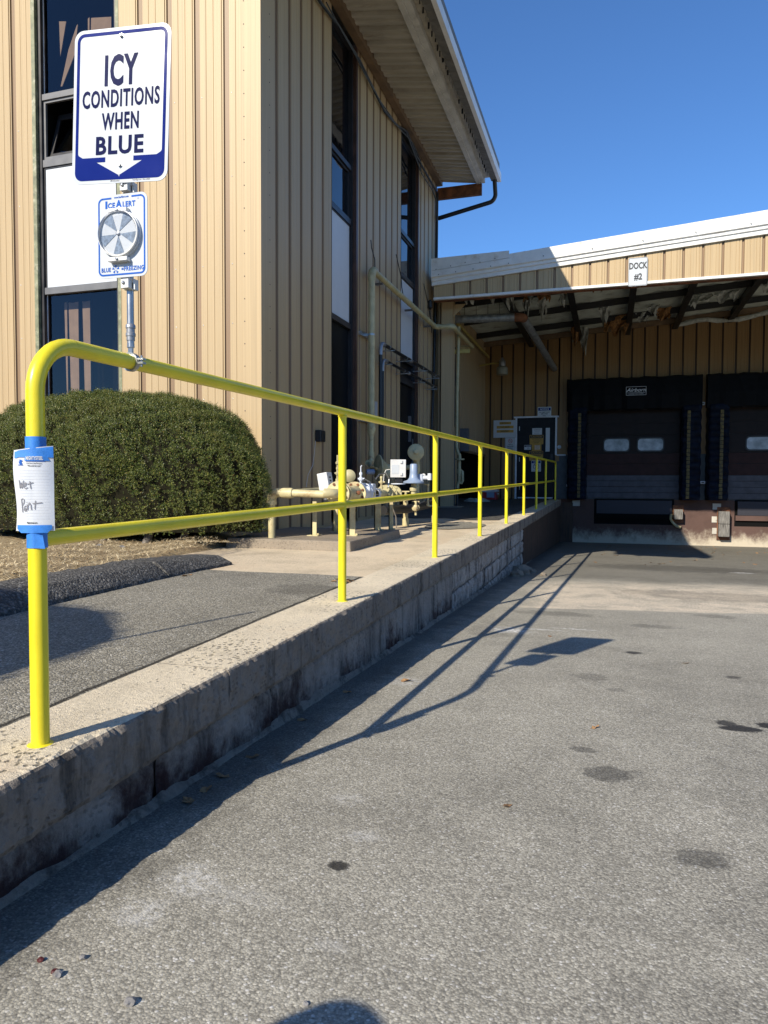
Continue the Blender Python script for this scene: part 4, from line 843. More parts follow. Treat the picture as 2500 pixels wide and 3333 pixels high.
mb = MB(); mb.box((-.25, YD-.16, -1.2), (.5, YD-.032, .20)); mb.obj('corner_pier', M['wallbrown'], dock)
# canopy
can = MB(); ribs = [-1.475+.3115*i for i in range(52)]
def zft(x): return 4.475+.0706*(x+1.87)
siding(can, CF, -1.87, 14, 4.262, zft, ribs, wide=.036, deep=.026); cp = can.obj('canopy', [M['tan'], M['groove']], dock)
mb = MB(); vs = []; xs = (-1.90, 14.0)
for x in xs:
    b_ = 4.475+.0706*(x+1.87)
    for yy, zz in ((YF-.012, 0), (YF-.045, .005), (YF-.045, .075), (YF-.07, .085), (YF-.07, .135), (YF-.10, .15), (YF-.10, .345+.006*(x+1.87)), (YF+.1, .36+.006*(x+1.87))): vs.append((x, yy, b_+zz))
k = 8; mb.add(vs, [(i, i+1, k+i+1, k+i) for i in range(k-1)]+[tuple(range(k)), tuple(range(2*k-1, k-1, -1))]); mb.obj('fascia_cap', M['white_metal'], cp)
mb = MB(); mb.prism([(-1.90, 4.74), (-.42, 4.855), (-.42, 4.985), (-1.90, 4.97)], (0, YF-.106, 0), X3, Z3, .012); mb.prism([(-1.90, 4.62), (-.40, 4.735), (-.40, 4.85), (-1.90, 4.735)], (0, YF-.104, 0), X3, Z3, .012); mb.obj('fascia_patch', M['white_metal'], cp)
screw_row(Face((0, YF-.118), (1, 0), (0, -1)), [(-1.80+.28*i, 4.76+.02*(i % 3)+.02*i) for i in range(5)]+[(-1.75+.33*i, 4.66+.023*i) for i in range(5)]+[(.2+.85*i, 4.83+.066*i*.85) for i in range(8)], M['cable'], cp, .010)
mb = MB(); mb.box((-1.87, YF-.02, 4.215), (14, YF+.05, 4.26)); mb.obj('edge_trim', M['white_metal'], cp)
mb = MB(); mb.box((-1.86, YF+.055, 4.20), (14, YF+.17, 4.235)); mb.obj('edge_angle', M['rust'], cp)
mb = MB(); nx, ny = 90, 24; vs = []
for j in range(ny+1):
    for i in range(nx+1):
        x = -1.87+15.87*i/nx; y = YF+.06+(YD-YF-.06)*j/ny; sag = .03*math.sin(i*1.0472*1.0)**2+.012*math.sin(x*7+y*3); vs.append((x, y, zc(x)-sag))
mb.add(vs, [(j*(nx+1)+i, j*(nx+1)+i+1, (j+1)*(nx+1)+i+1, (j+1)*(nx+1)+i) for j in range(ny) for i in range(nx)]); mb.obj('ceiling_liner', M['liner'], cp, smooth=True)
mb = MB(); mb.add([(-1.9, YF-.02, 4.80), (14, YF-.02, 6.01), (14, 30, 6.4), (-1.9, 30, 5.2)], [(0, 1, 2, 3)]); mb.obj('roof', M['white_metal'], dock)
for x in (-.62, .62, 1.80, 2.93, 4.17, 5.4, 6.6, 7.9):
    mb = MB(); z = zc(x); mb.box((x-.065, YF+.07, z-.27), (x+.065, YD-.005, z-.24)); mb.box((x-.008, YF+.07, z-.24), (x+.008, YD-.005, z-.02)); mb.obj('rafter', M['cable'], cp)
for y in (13.4, 15.0, 16.6, 17.75):
    mb = MB(); mb.add([(-1.87, y, zc(-1.87)-.16), (14, y, zc(14)-.16), (14, y+.06, zc(14)-.16), (-1.87, y+.06, zc(-1.87)-.16), (-1.87, y, zc(-1.87)-.03), (14, y, zc(14)-.03), (14, y+.06, zc(14)-.03), (-1.87, y+.06, zc(-1.87)-.03)], [(0,3,2,1),(4,5,6,7),(0,1,5,4),(1,2,6,5),(2,3,7,6),(3,0,4,7)]); mb.obj('purlin', M['brown_wood'] if y > 17 else M['cable'], cp)
# torn liner and insulation hanging from the ceiling
random.seed(21)
def rag(x, y, w, h, mat, kind='rag'):
    mb = MB(); nx_, nz_ = 7, 7; vs = []; z0 = zc(x)-.05; ph = random.uniform(0, 6)
    cut = [random.uniform(.35, 1.0) for _ in range(nx_+1)]
    for j in range(nz_+1):
        for i in range(nx_+1):
            a = (i/nx_-.5)*w; t = j/nz_*cut[i]
            vs.append((x+a*(1-.3*t)+.02*math.sin(ph+j), y+.10*math.sin(ph+i*1.3+j*.9)*(.4+t)+.06*t, z0+.072*a-t*h))
    mb.add(vs, [(j*(nx_+1)+i, j*(nx_+1)+i+1, (j+1)*(nx_+1)+i+1, (j+1)*(nx_+1)+i) for j in range(nz_) for i in range(nx_)]); return mb.obj('torn_liner' if kind == 'rag' else 'insulation', mat, cp, smooth=True)
for x, y, w, h in ((-1.3, 12.6, .25, .3), (-.9, 12.9, .12, .35), (-.5, 12.7, .15, .5), (-.15, 13.0, .12, .45), (.28, 12.5, .30, .22), (.45, 13.4, .15, .40), (.0, 14.0, .2, .5), (1.65, 12.5, .38, .42), (1.25, 15.2, .25, .6), (2.1, 16.6, .30, .25), (2.45, 12.6, .14, .3), (3.25, 15.6, .5, .3), (3.75, 15.4, .55, .28), (4.5, 15.0, .5, .3), (.75, 17.4, .18, .75), (.55, 17.0, .16, .5), (2.3, 16.0, .25, .3), (-.3, 13.6, .12, .55)): rag(x, y, w, h, M['liner_rag'])
for x, y, w, h in ((.65, 12.7, .35, .25), (.85, 12.8, .4, .32), (1.15, 12.9, .3, .36), (1.5, 16.6, .65, .5), (.55, 16.8, .2, .65), (.1, 13.2, .3, .42), (-.2, 13.1, .2, .35), (2.55, 16.4, .35, .32), (-.6, 12.5, .3, .2)): rag(x, y, w, h, M['insul'], 'in')
mb = MB(); mb.tube([(2.95+.23*i, 17.7+.05*math.sin(i*1.7), zc(2.95+.23*i)-.24+.05*math.sin(i*.8)+.02*random.random()) for i in range(24)], [.035+.03*abs(math.sin(i*1.9)) for i in range(24)], 9); mb.obj('insulation', M['liner_rag'], cp)
# column
mb = MB(); mb.box((-1.83, 12.50, .17), (-1.60, 12.515, 4.45)); mb.box((-1.72, 12.515, .17), (-1.71, 12.70, 4.45)); mb.box((-1.83, 12.70, .17), (-1.60, 12.715, 4.45)); mb.prism([(-1.595, 4.0), (-1.35, 4.24), (-1.595, 4.24)], (0, 12.56, 0), X3, Z3, .012); mb.obj('column', M['tan'], dock)
mb = MB(); mb.box((-2.0, 12.38, .1), (-1.42, 12.85, .235)); mb.obj('column_base', M['pad'], dock, bevel=.012)

# personnel door
mb = MB(); mb.box((-1.03, YD-.05, .24), (-.985, YD+.02, 2.46)); mb.box((.02, YD-.05, 1.46), (.065, YD+.02, 2.46)); mb.box((-1.07, YD-.075, 2.46), (.11, YD+.02, 2.50)); mb.box((.066, YD-.06, 1.44), (.30, YD-.02, 1.475)); mb.obj('door_frame', M['pale_grey'], dock)
mb = MB(); mb.box((-.983, YD-.03, .30), (.02, YD+.015, 2.457)); dd = mb.obj('door', M['door_dark'], dock)
mb = MB(); mb.box((-.95, YD-.035, .30), (-.03, YD-.031, .335)); mb.obj('kick_strip', M['pale_grey'], dd)
def dl(x, y): return (1590+x/6.9125, 1320+y/6.9125)
def dbox(q0, q1, y0, y1, mat, name, par, bev=0):
    a = PY(*dl(*q0), y0); c = PY(*dl(*q1), y0); m_ = MB(); m_.box((a[0], y0, c[2]), (c[0], y1, a[2])); return m_.obj(name, mat, par, bevel=bev)
dbox((1290, 505), (1376, 1035), YD-.034, YD-.031, M['sign_white'], 'push_plate', dd)
dbox((1395, 1090), (1440, 1230), YD-.06, YD-.031, M['black'], 'handle', dd)
for v_ in (470, 1165, 1800): dbox((690, v_), (704, v_+95), YD-.045, YD-.031, M['galv'], 'hinge', dd)
a = PY(*dl(1592, 933), YD-.02); mb = MB(); mb.lathe([(.05, 0), (.05, .02), (.03, .03), (.03, .012), (.001, .012)], a, (0, -1, 0), 20); mb.obj('door_bell', M['pale_grey'], dock, smooth=True)

# wall and door signs (each hangs on the building: things of their own)
def wsign(name, label, cat, q0, q1, y, mat, texts, border=None, bars=(), rad=.0, extra=None, group=None, cv=dl):
    a = Vector(PY(*cv(*q0), y)); c = Vector(PY(*cv(*q1), y)); w, h = c.x-a.x, a.z-c.z; o = Vector(((a.x+c.x)/2, y, (a.z+c.z)/2))
    root = thing(name, label, cat, o-Z3*h/2, group)
    m_ = MB(); m_.prism(rrect(w, h, max(rad, .002), 4), o, X3, Z3, .003); m_.obj('plate', mat, root)
    n = Vector((0, -1, 0))
    if border: m_ = MB(); m_.ring(rrect(w-.012, h-.012, max(rad-.006, .002), 4), rrect(w-.024, h-.024, max(rad-.012, .001), 4), o+n*.0034, X3, Z3, .0004); m_.obj('border', border, root)
    for (x0, y0, x1, y1, mt) in bars:
        m_ = MB(); m_.prism([(x0*w, y0*h), (x1*w, y0*h), (x1*w, y1*h), (x0*w, y1*h)], o+n*.0036, X3, Z3, .0004); m_.obj('band', mt, root)
    for (s_, sz, x, y_, mt, sx_, bold) in texts:
        m_ = MB(); m_.text(s_, sz*h, o+n*.0046+X3*x*w+Z3*y_*h, X3, Z3, bold, sx_); m_.obj('lettering', mt, root)
    if extra: extra(root, o+n*.0046, w, h)
    return root
def nosmoke(cx, cy, rr):
    def fn(root, o, w, h):
        q = MB(); c_ = o+X3*cx*w+Z3*cy*h; R_ = rr*h
        q.ring([(R_*math.cos(2*math.pi*j/28), R_*math.sin(2*math.pi*j/28)) for j in range(28)], [(R_*.80*math.cos(2*math.pi*j/28), R_*.80*math.sin(2*math.pi*j/28)) for j in range(28)], c_, X3, Z3, .0004)
        q.prism([(-R_*.62, R_*.52), (-R_*.52, R_*.62), (R_*.62, -R_*.52), (R_*.52, -R_*.62)][::-1], c_-Y3*.0006, X3, Z3, .0004); q.obj('symbol', M['bright_red'], root)
        q = MB(); q.box(tuple(c_+Vector((-R_*.6, -.0003, -R_*.1))), tuple(c_+Vector((R_*.6, .0001, R_*.08)))); q.obj('symbol', M['black_ink'], root)
    return fn
def nostep(root, o, w, h):
    q = MB(); c_ = o-Z3*.04*h; R_ = .27*h
    q.ring([(R_*math.cos(2*math.pi*j/28), R_*math.sin(2*math.pi*j/28)) for j in range(28)], [(R_*.86*math.cos(2*math.pi*j/28), R_*.86*math.sin(2*math.pi*j/28)) for j in range(28)], c_, X3, Z3, .0004)
    q.prism([(-R_*.68, R_*.58), (-R_*.58, R_*.68), (R_*.68, -R_*.58), (R_*.58, -R_*.68)][::-1], c_-Y3*.0006, X3, Z3, .0004)
    q.prism([(0, R_*.3), (-R_*.35, -R_*.5), (R_*.35, -R_*.5)], c_-Y3*.0009, X3, Z3, .0004); q.obj('symbol', M['black_ink'], root)
ys_ = YD-.012
wsign('notice_sign', 'white NOTICE sign with blue band and NO ADMITTANCE lines, above the dark dock door', 'sign', (1108, 35), (1412, 250), YD-.09, M['sign_white'],
      [('NOTICE', .26, 0, .25, M['sign_white'], .95, .02), ('NO ADMITTANCE', .15, 0, -.04, M['black_ink'], .85, .03), ('EMPLOYEES', .15, 0, -.21, M['black_ink'], .85, .03), ('ONLY', .15, 0, -.39, M['black_ink'], .85, .03)],
      bars=[(-.46, .12, .46, .42, M['navy']), (-.44, -.395, -.13, -.385, M['black_ink']), (.13, -.395, .44, -.385, M['black_ink'])], rad=.02)
wsign('mask_sign', 'large white board with three amber strips reading CAUTION FACE MASK REQUIRED', 'sign', (116, 335), (625, 718), YD-.055, M['sign_white'],
      [('CAUTION !', .105, 0, .325, M['black_ink'], .95, .02), ('FACE MASK', .105, .0, .10, M['black_ink'], .95, .02), ('REQUIRED!', .105, 0, -.135, M['black_ink'], .95, .02)],
      bars=[(-.24, .25, .27, .40, M['amber']), (-.36, .02, .38, .18, M['amber']), (-.36, -.215, .38, -.06, M['amber'])])
wsign('smoke_free_sign', 'narrow white sign with red no smoking symbol, THIS IS A SMOKE-FREE PROPERTY', 'sign', (372, 722), (612, 1085), YD-.036, M['sign_white'],
      [('THIS IS A', .085, 0, .07, M['black_ink'], .85, .03), ('SMOKE-FREE', .085, 0, -.045, M['black_ink'], .8, .03), ('PROPERTY', .085, 0, -.16, M['black_ink'], .85, .03), ('NO SMOKING', .07, 0, -.27, M['black_ink'], .85, .03)], border=M['black_ink'], rad=.025, extra=nosmoke(0, .29, .13))
yd_ = YD-.033
wsign('door_notice', 'small white printed notice at the top of the sign column on the dark door', 'sign', (988, 512), (1203, 652), yd_, M['sign_white'],
      [('NO ADMITTANCE', .14, 0, .33, M['black_ink'], .9, .03), ('AUTHORIZED PERSONNEL', .085, 0, .12, M['black_ink'], .9, .01), ('BEYOND THIS POINT', .085, 0, -.05, M['black_ink'], .9, .01), ('CHECK IN AT OFFICE', .085, -.05, -.3, M['black_ink'], .9, .02)])
wsign('caution_sign', 'amber CAUTION sign with a dark header, the upper of two on the dark door', 'sign', (928, 664), (1235, 872), yd_-.003, M['amber'],
      [('CAUTION', .27, 0, .30, M['amber'], .9, .02), ('HARD HATS MUST BE', .12, 0, .05, M['black_ink'], .8, .02), ('WORN BEYOND', .12, 0, -.15, M['black_ink'], .8, .02), ('THIS POINT', .12, 0, -.33, M['black_ink'], .8, .02)], bars=[(-.47, .15, .47, .46, M['black_ink'])], rad=.015)
wsign('tag_notice', 'small faded yellow notice between the two CAUTION signs on the door', 'sign', (975, 874), (1190, 1022), yd_, M['amber'], [('WARNING', .14, .1, .25, M['black_ink'], .8, .01), ('KEEP DOOR', .12, .1, .02, M['black_ink'], .8, .01), ('CLOSED', .12, .1, -.18, M['black_ink'], .8, .01)], bars=[(-.2, -.3, .36, .38, M['curtain'])])
wsign('caution_sign', 'lower CAUTION sign reading EYE PROTECTION REQUIRED, partly behind the yellow rail', 'sign', (920, 1024), (1226, 1236), yd_-.003, M['amber'],
      [('CAUTION', .27, 0, .30, M['amber'], .9, .02), ('EYE PROTECTION', .16, 0, .0, M['black_ink'], .8, .03), ('REQUIRED', .16, 0, -.33, M['black_ink'], .8, .03)], bars=[(-.47, .15, .47, .46, M['black_ink'])], rad=.015)
wsign('camera_notice', 'tiny white and blue notice left of the amber signs on the door', 'sign', (805, 890), (958, 995), yd_, M['sign_white'], [('WARNING', .24, .05, .25, M['sign_white'], .8, .02), ('VIDEO', .16, .08, -.05, M['ink'], .8, .02), ('CAMERA', .16, .08, -.28, M['ink'], .8, .02)], bars=[(-.45, .12, .46, .42, M['ink'])])
wsign('notice_sign', 'white NOTICE sign with a black prohibition circle, lowest on the dark door', 'sign', (966, 1238), (1180, 1486), yd_, M['sign_white'], [('NOTICE', .16, 0, .36, M['sign_white'], .85, .02), ('NO OUTSIDE SHOES', .075, 0, -.43, M['black_ink'], .8, .02)], bars=[(-.46, .26, .46, .46, M['navy'])], rad=.012, extra=nostep)
wsign('dock_sign', 'white sign reading DOCK #2 fixed on the sunlit canopy fascia', 'sign', (2046, 841), (2107, 928), YF-.03, M['sign_white'], [('DOCK', .31, 0, .20, M['black_ink'], .66, .03), ('#2', .31, .02, -.19, M['black_ink'], .80, .03)], border=M['black_ink'], rad=.025, cv=lambda x, y: (x, y))

# loading docks
def dock_bay(dx, nth):
    B = lambda a, c: (Vector(a)+X3*dx, Vector(c)+X3*dx)
    def bx_(a, c, mat, name, par, bev=0.0):
        m_ = MB(); p_, q_ = B(a, c); m_.box(p_, q_); return m_.obj(name, mat, par, bevel=bev)
    m_ = MB(); hx = [.33+(3.56-.33)*i/24 for i in range(25)]; vs = []
    for x in hx:
        w_ = .012*math.sin(x*9+dx)+.008*math.sin(x*23)
        for yy, zz in ((YD-.03, 3.42), (YD-.30, 3.40+w_), (YD-.40, 3.36+w_), (YD-.42+w_, 2.95), (YD-.40+w_*1.5, 2.60+w_), (YD-.37, 2.56+w_), (YD-.03, 2.60)): vs.append((x+dx, yy, zz))
    m_.add(vs, [(i*7+j, i*7+j+1, (i+1)*7+j+1, (i+1)*7+j) for i in range(24) for j in range(6)]+[tuple(range(7)), tuple(range(24*7+6, 24*7-1, -1))]); sh_ = m_.obj('dock_shelter', M['vinyl'], dock)
    for x0, x1 in ((.35, .84), (3.09, 3.56)):
        m_ = MB(); vs = []; kz = 60
        for j in range(kz+1):
            z = .30+(2.66-.30)*j/kz; pl = .022*abs(math.sin(j*math.pi*15/kz))-.01
            for i, (xx, yy) in enumerate(((x0, YD-.03), (x0+.01, YD-.36), (x0+.06, YD-.41), (x0+.22, YD-.425), (x1-.08, YD-.42), (x1-.01, YD-.38), (x1, YD-.03))): vs.append((xx+dx+(.008*math.sin(j*.9+i)), yy-pl*(1 if 0 < i < 6 else 0), z))
        m_.add(vs, [(j*7+i, j*7+i+1, (j+1)*7+i+1, (j+1)*7+i) for j in range(kz) for i in range(6)]+[tuple(range(7))]); pd = m_.obj('dock_pad', M['vinyl_blue'], sh_)
        m_ = MB(); sx0 = (x0+.27 if x0 < 2 else x0+.13)
        for j in range(23):
            z = .34+j*.095; m_.box((sx0+dx+random.uniform(-.004, .004), YD-.452-random.uniform(0, .004), z), (sx0+dx+.075, YD-.44, z+.082))
        m_.obj('guide_stripe', M['stripe'], pd)
    m_ = MB(); o_ = Vector((2.016+dx, YD-.445, 3.035)); m_.ring(rrect(.48, .215, .004, 1), rrect(.465, .20, .003, 1), o_, X3, Z3, .002); m_.text('Airborn', .13, o_+Z3*.02, X3, Z3, .01, 1.1, .002, shear=.35); m_.box((1.80+dx, YD-.447, 2.985), (2.23+dx, YD-.445, 2.992)); m_.text('LOADING DOCK SYSTEMS', .03, o_-Z3*.075, X3, Z3, .0, 1, .002); m_.obj('maker_plate', M['pale_grey'], sh_)
    x0, x1 = .82, 3.12
    rows = [(.33, .475, 'dock_grey'), (.482, .625, 'dock_grey'), (.632, .775, 'dock_grey'), (.782, .92, 'dock_grey'), (.928, 1.21, 'dock_maroon'), (1.218, 1.48, 'dock_maroon'), (1.488, 1.95, 'dock_brown'), (1.958, 2.25, 'dock_brown'), (2.258, 2.62, 'dock_brown')]
    dr_ = None
    for i, (a, c, mt) in enumerate(rows):
        m_ = MB(); p_, q_ = B((x0, YD-.06, a), (x1, YD-.035, c)); m_.box(p_, q_); ob = m_.obj('dock_door' if dr_ is None else 'door_panel', M[mt], dock if dr_ is None else dr_, bevel=.006)
        if dr_ is None: dr_ = ob
    bx_((x0, YD-.034, .33), (x1, YD-.02, 2.62), M['black'], 'door_back', dr_)
    for wx0 in (1.272, 2.095):
        o_ = Vector((wx0+.30+dx, YD-.062, 1.705)); m_ = MB(); m_.ring(rrect(.655, .365, .10), rrect(.60, .30, .085), o_, X3, Z3, .016); wn_ = m_.obj('door_window', M['black'], dr_)
        m_ = MB(); m_.prism(rrect(.60, .30, .085), o_, X3, Z3, .008); m_.obj('pane', M['frosted'], wn_)
    # leveller: diamond plate lip hanging in a dark pit
    bx_((1.04, YD-.031, -.345), (2.99, YD-.029, .31), M['dark_void'], 'leveler_pit', dock)
    m_ = MB(); m_.box((1.10+dx, YD-.10, -.07), (2.93+dx, YD-.085, .275))
    for i in range(46):
        for j in range(9):
            cx_, cz_ = 1.12+dx+i*.0395+(.02 if j % 2 else 0), -.05+j*.038; s_ = 1 if (i+j) % 2 else -1; d_ = .013; w_ = .004
            if cx_+d_ > 2.925+dx: continue
            ax_ = Vector((d_, 0, s_*d_)); bx2 = Vector((-w_, 0, s_*w_)); c_ = Vector((cx_, YD-.1035, cz_)); m_.add([c_-ax_, c_+bx2-Y3*.000, c_+ax_, c_-bx2, c_-Y3*.004], [(0, 1, 4), (1, 2, 4), (2, 3, 4), (3, 0, 4)])
    m_.obj('leveler_lip', M['plate_steel'], dock)
    bx_((1.06, YD-.09, -.20), (2.97, YD-.05, -.075), M['dockwall'] if nth else M['dark_void'], 'lip_keeper', dock)
    hx_ = 2.87 if nth == 0 else 0.0
    return dr_
m, nt, b = newmat('dull_tread_plate'); b.inputs['Base Color'].default_value = (0.040, 0.040, 0.050, 1); b.inputs['Metallic'].default_value = 0.25; b.inputs['Roughness'].default_value = 0.5; b.inputs['Specular IOR Level'].default_value = 0.3; M['plate_steel'] = m
random.seed(5)
dock_bay(0.0, 0); dock_bay(3.345, 1); dock_bay(6.69, 1)
def c2(x, y): return (1800+x/2.37, 1200+y/2.37)
def bumper(q0, q1, big):
    a = Vector(PY(*c2(*q0), YD-.25)); c = Vector(PY(*c2(*q1), YD-.25)); k = 2 if big else 1; par = None
    for i in range(k):
        zt = a.z-(a.z-c.z)*i/k; zb = a.z-(a.z-c.z)*(i+1)/k
        m_ = MB(); m_.box((a.x, YD-.25, zb+.004), (c.x, YD-.03, zt-.004)); ob = m_.obj('dock_bumper' if par is None else 'timber', M['wood'], dock if par is None else par, bevel=.012); par = par or ob
    m_ = MB(); m_.box((a.x-.02, YD-.06, c.z-.09), (c.x+.035, YD-.031, a.z+.10)); m_.obj('bumper_plate', M['rust'], dock)
bumper((936, 1085), (1002, 1165), False); bumper((1282, 1100), (1362, 1300), True)
for q in ((150, 1015), (1232, 1040), (1225, 1140), (1228, 1228)):
    a = PY(*c2(*q), YD-.04); mb = MB(); mb.box((a[0]-.0, YD-.045, a[2]-.15), (a[0]+.19, YD-.03, a[2])); mb.lathe([(.018, 0), (.018, .012)], (a[0]+.10, YD-.045, a[2]-.08), (0, -1, 0), 6); mb.obj('anchor_plate', M['trim_lite'], dock)
mb = MB(); mb.tube([PY(*c2(*q), YD-.08) for q in [(912, 1120), (908, 1160), (925, 1190), (955, 1215), (985, 1225)]], .035, 12); mb.obj('drain_pipe', M['cream'], dock, smooth=True)
for q in ((1155, 878), (120, 900), (1153, 268), (136, 288)):
    a = PY(*c2(*q), YD-.16); mb = MB(); mb.box((a[0]-.06, YD-.17, a[2]-.035), (a[0]+.06, YD-.03, a[2]+.035)); sw = mb.obj('junction_box', M['pale_grey'], dock, bevel=.006); mb = MB(); mb.box((a[0]-.03, YD-.174, a[2]-.012), (a[0]+.03, YD-.1705, a[2]+.012)); mb.obj('switch', M['black'], sw)
# ================================================================ pipes along the wall
GS = 1.0
gx = -2.10; gz = 3.95; gy = 8.94
gas = thing('gas_pipe', 'cream pipe rising up the tan wall, then back under the canopy, lettered NATURAL GAS', 'pipe', (gx, gy, 1.0))
mb = MB(); mb.tube([(gx, gy, 1.52), (gx, gy, gz-.14)], .052, 18); mb.tube([(gx, gy+.15, gz), (gx, 13.0, gz)], .048, 18); mb.obj('pipe', M['cream'], gas, smooth=True)
mb = MB(); mb.tube([(gx, gy, gz-.17), (gx, gy, gz-.13)]+arc_corner((gx, gy, gz-1), (gx, gy, gz), (gx, gy+1, gz), .11, 8)+[(gx, gy+.13, gz), (gx, gy+.17, gz)], [.058]*2+[.062]*9+[.058]*2, 18); mb.obj('elbow', M['cream'], gas, smooth=True)
ey = 13.12; tx_ = float(PY(1380+262/2.765, 820+690/2.765, ey)[0])
mb = MB(); mb.tube([(gx, ey-.18, gz)]+arc_corner((gx, ey-1, gz), (gx, ey, gz), (0, ey, gz), .09, 7)+[(gx+.14, ey, gz)], .054, 16); mb.obj('elbow', M['cream'], gas, smooth=True)
mb = MB(); mb.tube([(gx+.12, ey, gz), (tx_-.08, ey, gz-.01)], .047, 16); mb.tube([(tx_, ey+.1, gz-.02), (tx_, 15.3, gz-.03)], .045, 16); mb.tube([(tx_, 15.3, gz-.03), (-2.1, 15.3, gz-.03)], .042, 12); mb.obj('pipe', M['cream'], gas, smooth=True)
mb = MB(); mb.tube([(tx_-.14, ey, gz-.01)]+arc_corner((-3, ey, gz-.01), (tx_, ey, gz-.01), (tx_, 16, gz-.03), .09, 7)+[(tx_, ey+.15, gz-.02)], .057, 16); mb.obj('elbow', M['cream'], gas, smooth=True)
mb = MB(); mb.lathe([(.05, .16), (.062, .14), (.062, .10), (.068, .095), (.068, .065), (.056, .03), (.050, .0), (.046, -.02)], (gx, gy, 1.44), Z3, 20); mb.obj('reducer', M['cream_rusty'], gas, smooth=True)
mb = MB(); mb.tube([(gx, gy, 1.44), (gx, gy, 1.14)], .038, 16); mb.obj('pipe', M['cream_rusty'], gas, smooth=True)
mb = MB(); mb.tube([(gx, gy, 1.17)]+arc_corner((gx, gy, 1.2), (gx, gy, .99), (gx+.05, gy-1, .99), .10, 7)+[(gx+.01, gy-.18, .99)], .048, 16); mb.obj('elbow', M['cream_rusty'], gas, smooth=True)
for y in (9.6, 11.1, 12.4):
    mb = MB(); mb.lathe([(.050, -.012), (.052, -.012), (.052, .012), (.050, .012)], (gx, y, gz), Y3, 20); mb.obj('strap', M['cream'], gas, smooth=True)
for z in (2.96, 1.66):
    mb = MB(); mb.box((-2.248, gy-.18, z-.03), (-2.20, gy+.26, z+.03)); mb.box((-2.20, gy-.03, z-.02), (gx-.045, gy+.0, z+.02)); mb.lathe([(.050, -.014), (.054, -.014), (.054, .014), (.050, .014)], (gx, gy, z), Z3, 20); mb.obj('wall_bracket', M['galv'], gas)
for y in (9.5, 11.3, 12.7):
    mb = MB(); mb.box((-2.248, y-.02, gz-.085), (gx, y+.02, gz-.055)); mb.obj('wall_bracket', M['grey_frame'], gas)
# lettering wrapped on the riser and on the run
def wraptext(s_, size, c, ax, along, r_, phi, bold=.02):
    q = MB(); q.text(s_, size, (0, 0, 0), (1, 0, 0), (0, 0, 1), bold, 1.0, 0); ax = Vector(ax); e1 = Vector(along[0]); e2 = Vector(along[1]); out = MB()
    out.add([Vector(c)+ax*v[0]+(e1*math.cos(phi+v[2]/r_)+e2*math.sin(phi+v[2]/r_))*(r_+.0012) for v in q.v], q.f); return out
wraptext('NATURAL GAS', .085, (gx, gy, 2.05), (0, 0, 1), ((1, 0, 0), (0, -1, 0)), .050, 0.15).obj('lettering', M['black_ink'], gas)
wraptext('NATURAL GAS', .06, (gx, 10.2, gz), (0, 1, 0), ((1, 0, 0), (0, 0, 1)), .046, 0.35).obj('lettering', M['black_ink'], gas)
# twin black conduits
for y0, z0, ps, lb in ((9.27, 2.90, 13.25, 'upper black conduit with a silver elbow, running along the tan wall to the column'), (9.50, 2.68, 13.25, 'lower black conduit with a small silver elbow, just under its twin on the wall')):
    cx = -2.06 if z0 > 2.8 else -2.10
    r_ = .030 if z0 > 2.8 else .026
    cdn = thing('conduit', lb, 'conduit', (cx, y0, .3))
    mb = MB(); mb.tube([(cx, y0, .3), (cx, y0, z0-.15)], r_, 14); mb.tube([(cx, y0+.15, z0), (cx, ps, z0+.03)], r_, 14); mb.obj('pipe', M['black_pipe'], cdn, smooth=True)
    mb = MB(); mb.tube([(cx, y0, z0-.19), (cx, y0, z0-.16)]+arc_corner((cx, y0, 0), (cx, y0, z0), (cx, 12, z0), .12, 7)+[(cx, y0+.16, z0), (cx, y0+.19, z0)], [r_+.006]+[r_+.004]*10+[r_+.006], 14); mb.obj('elbow', M['silver'], cdn, smooth=True)
    for y in (9.72, 10.75, 11.9, 12.9):
        mb = MB(); mb.lathe([(r_, -.012), (r_+.004, -.012), (r_+.004, .012), (r_, .012)], (cx, y, z0+.005), Y3, 14); mb.box((-2.248, y-.012, z0-.055), (cx+.10, y+.012, z0-.040)); mb.obj('pipe_clamp', M['galv'], cdn)
    mb = MB(); mb.lathe([(r_, -.05), (r_+.006, -.045), (r_+.006, .045), (r_, .05)], (cx, 11.05, z0+.008), Y3, 14); mb.obj('coupling', M['silver'], cdn, smooth=True)
q = MB(); q.box((-2.247, 9.50, 1.72), (-2.244, 9.68, 2.02)); pl = q.obj('meter_tag', M['sign_white']); solo(pl, 'small white tag fixed to the tan wall between the gas riser and black conduits', 'tag')

# ================================================================ gas meter set on its concrete pad
def c4(x, y): return (840+x/2.765, 1450+y/2.765)
mb = MB(); zt = .150
mb.add([(-2.15, 4.62, .02), (-.835, 4.60, .02), (-.80, 6.15, .05), (-2.15, 6.2, .05), (-2.13, 4.64, zt), (-.85, 4.625, zt), (-.82, 6.13, zt+.02), (-2.14, 6.18, zt+.02)], [(0,3,2,1),(4,5,6,7),(0,1,5,4),(1,2,6,5),(2,3,7,6),(3,0,4,7)])
solo(mb.obj('concrete_pad', M['pad'], bevel=.012), 'low rough concrete pad carrying the gas meter set, rust stained on top', 'concrete pad')
def G(x, y, xp): return Vector(PX(*c4(x, y), xp))
gm = thing('gas_meter', 'cream and pale grey gas meter set with flanges, valves and a grey register box', 'gas meter', (-1.08, 5.8, .16))
ax0 = Vector((-1.08, 4.9, .585)); AY = Vector((-.02, 1, -.012)).normalized()
def cyl(name, prof, o, a, mat, n=28, par=gm): m_ = MB(); m_.lathe(prof, o, a, n); return m_.obj(name, mat, par, smooth=True)
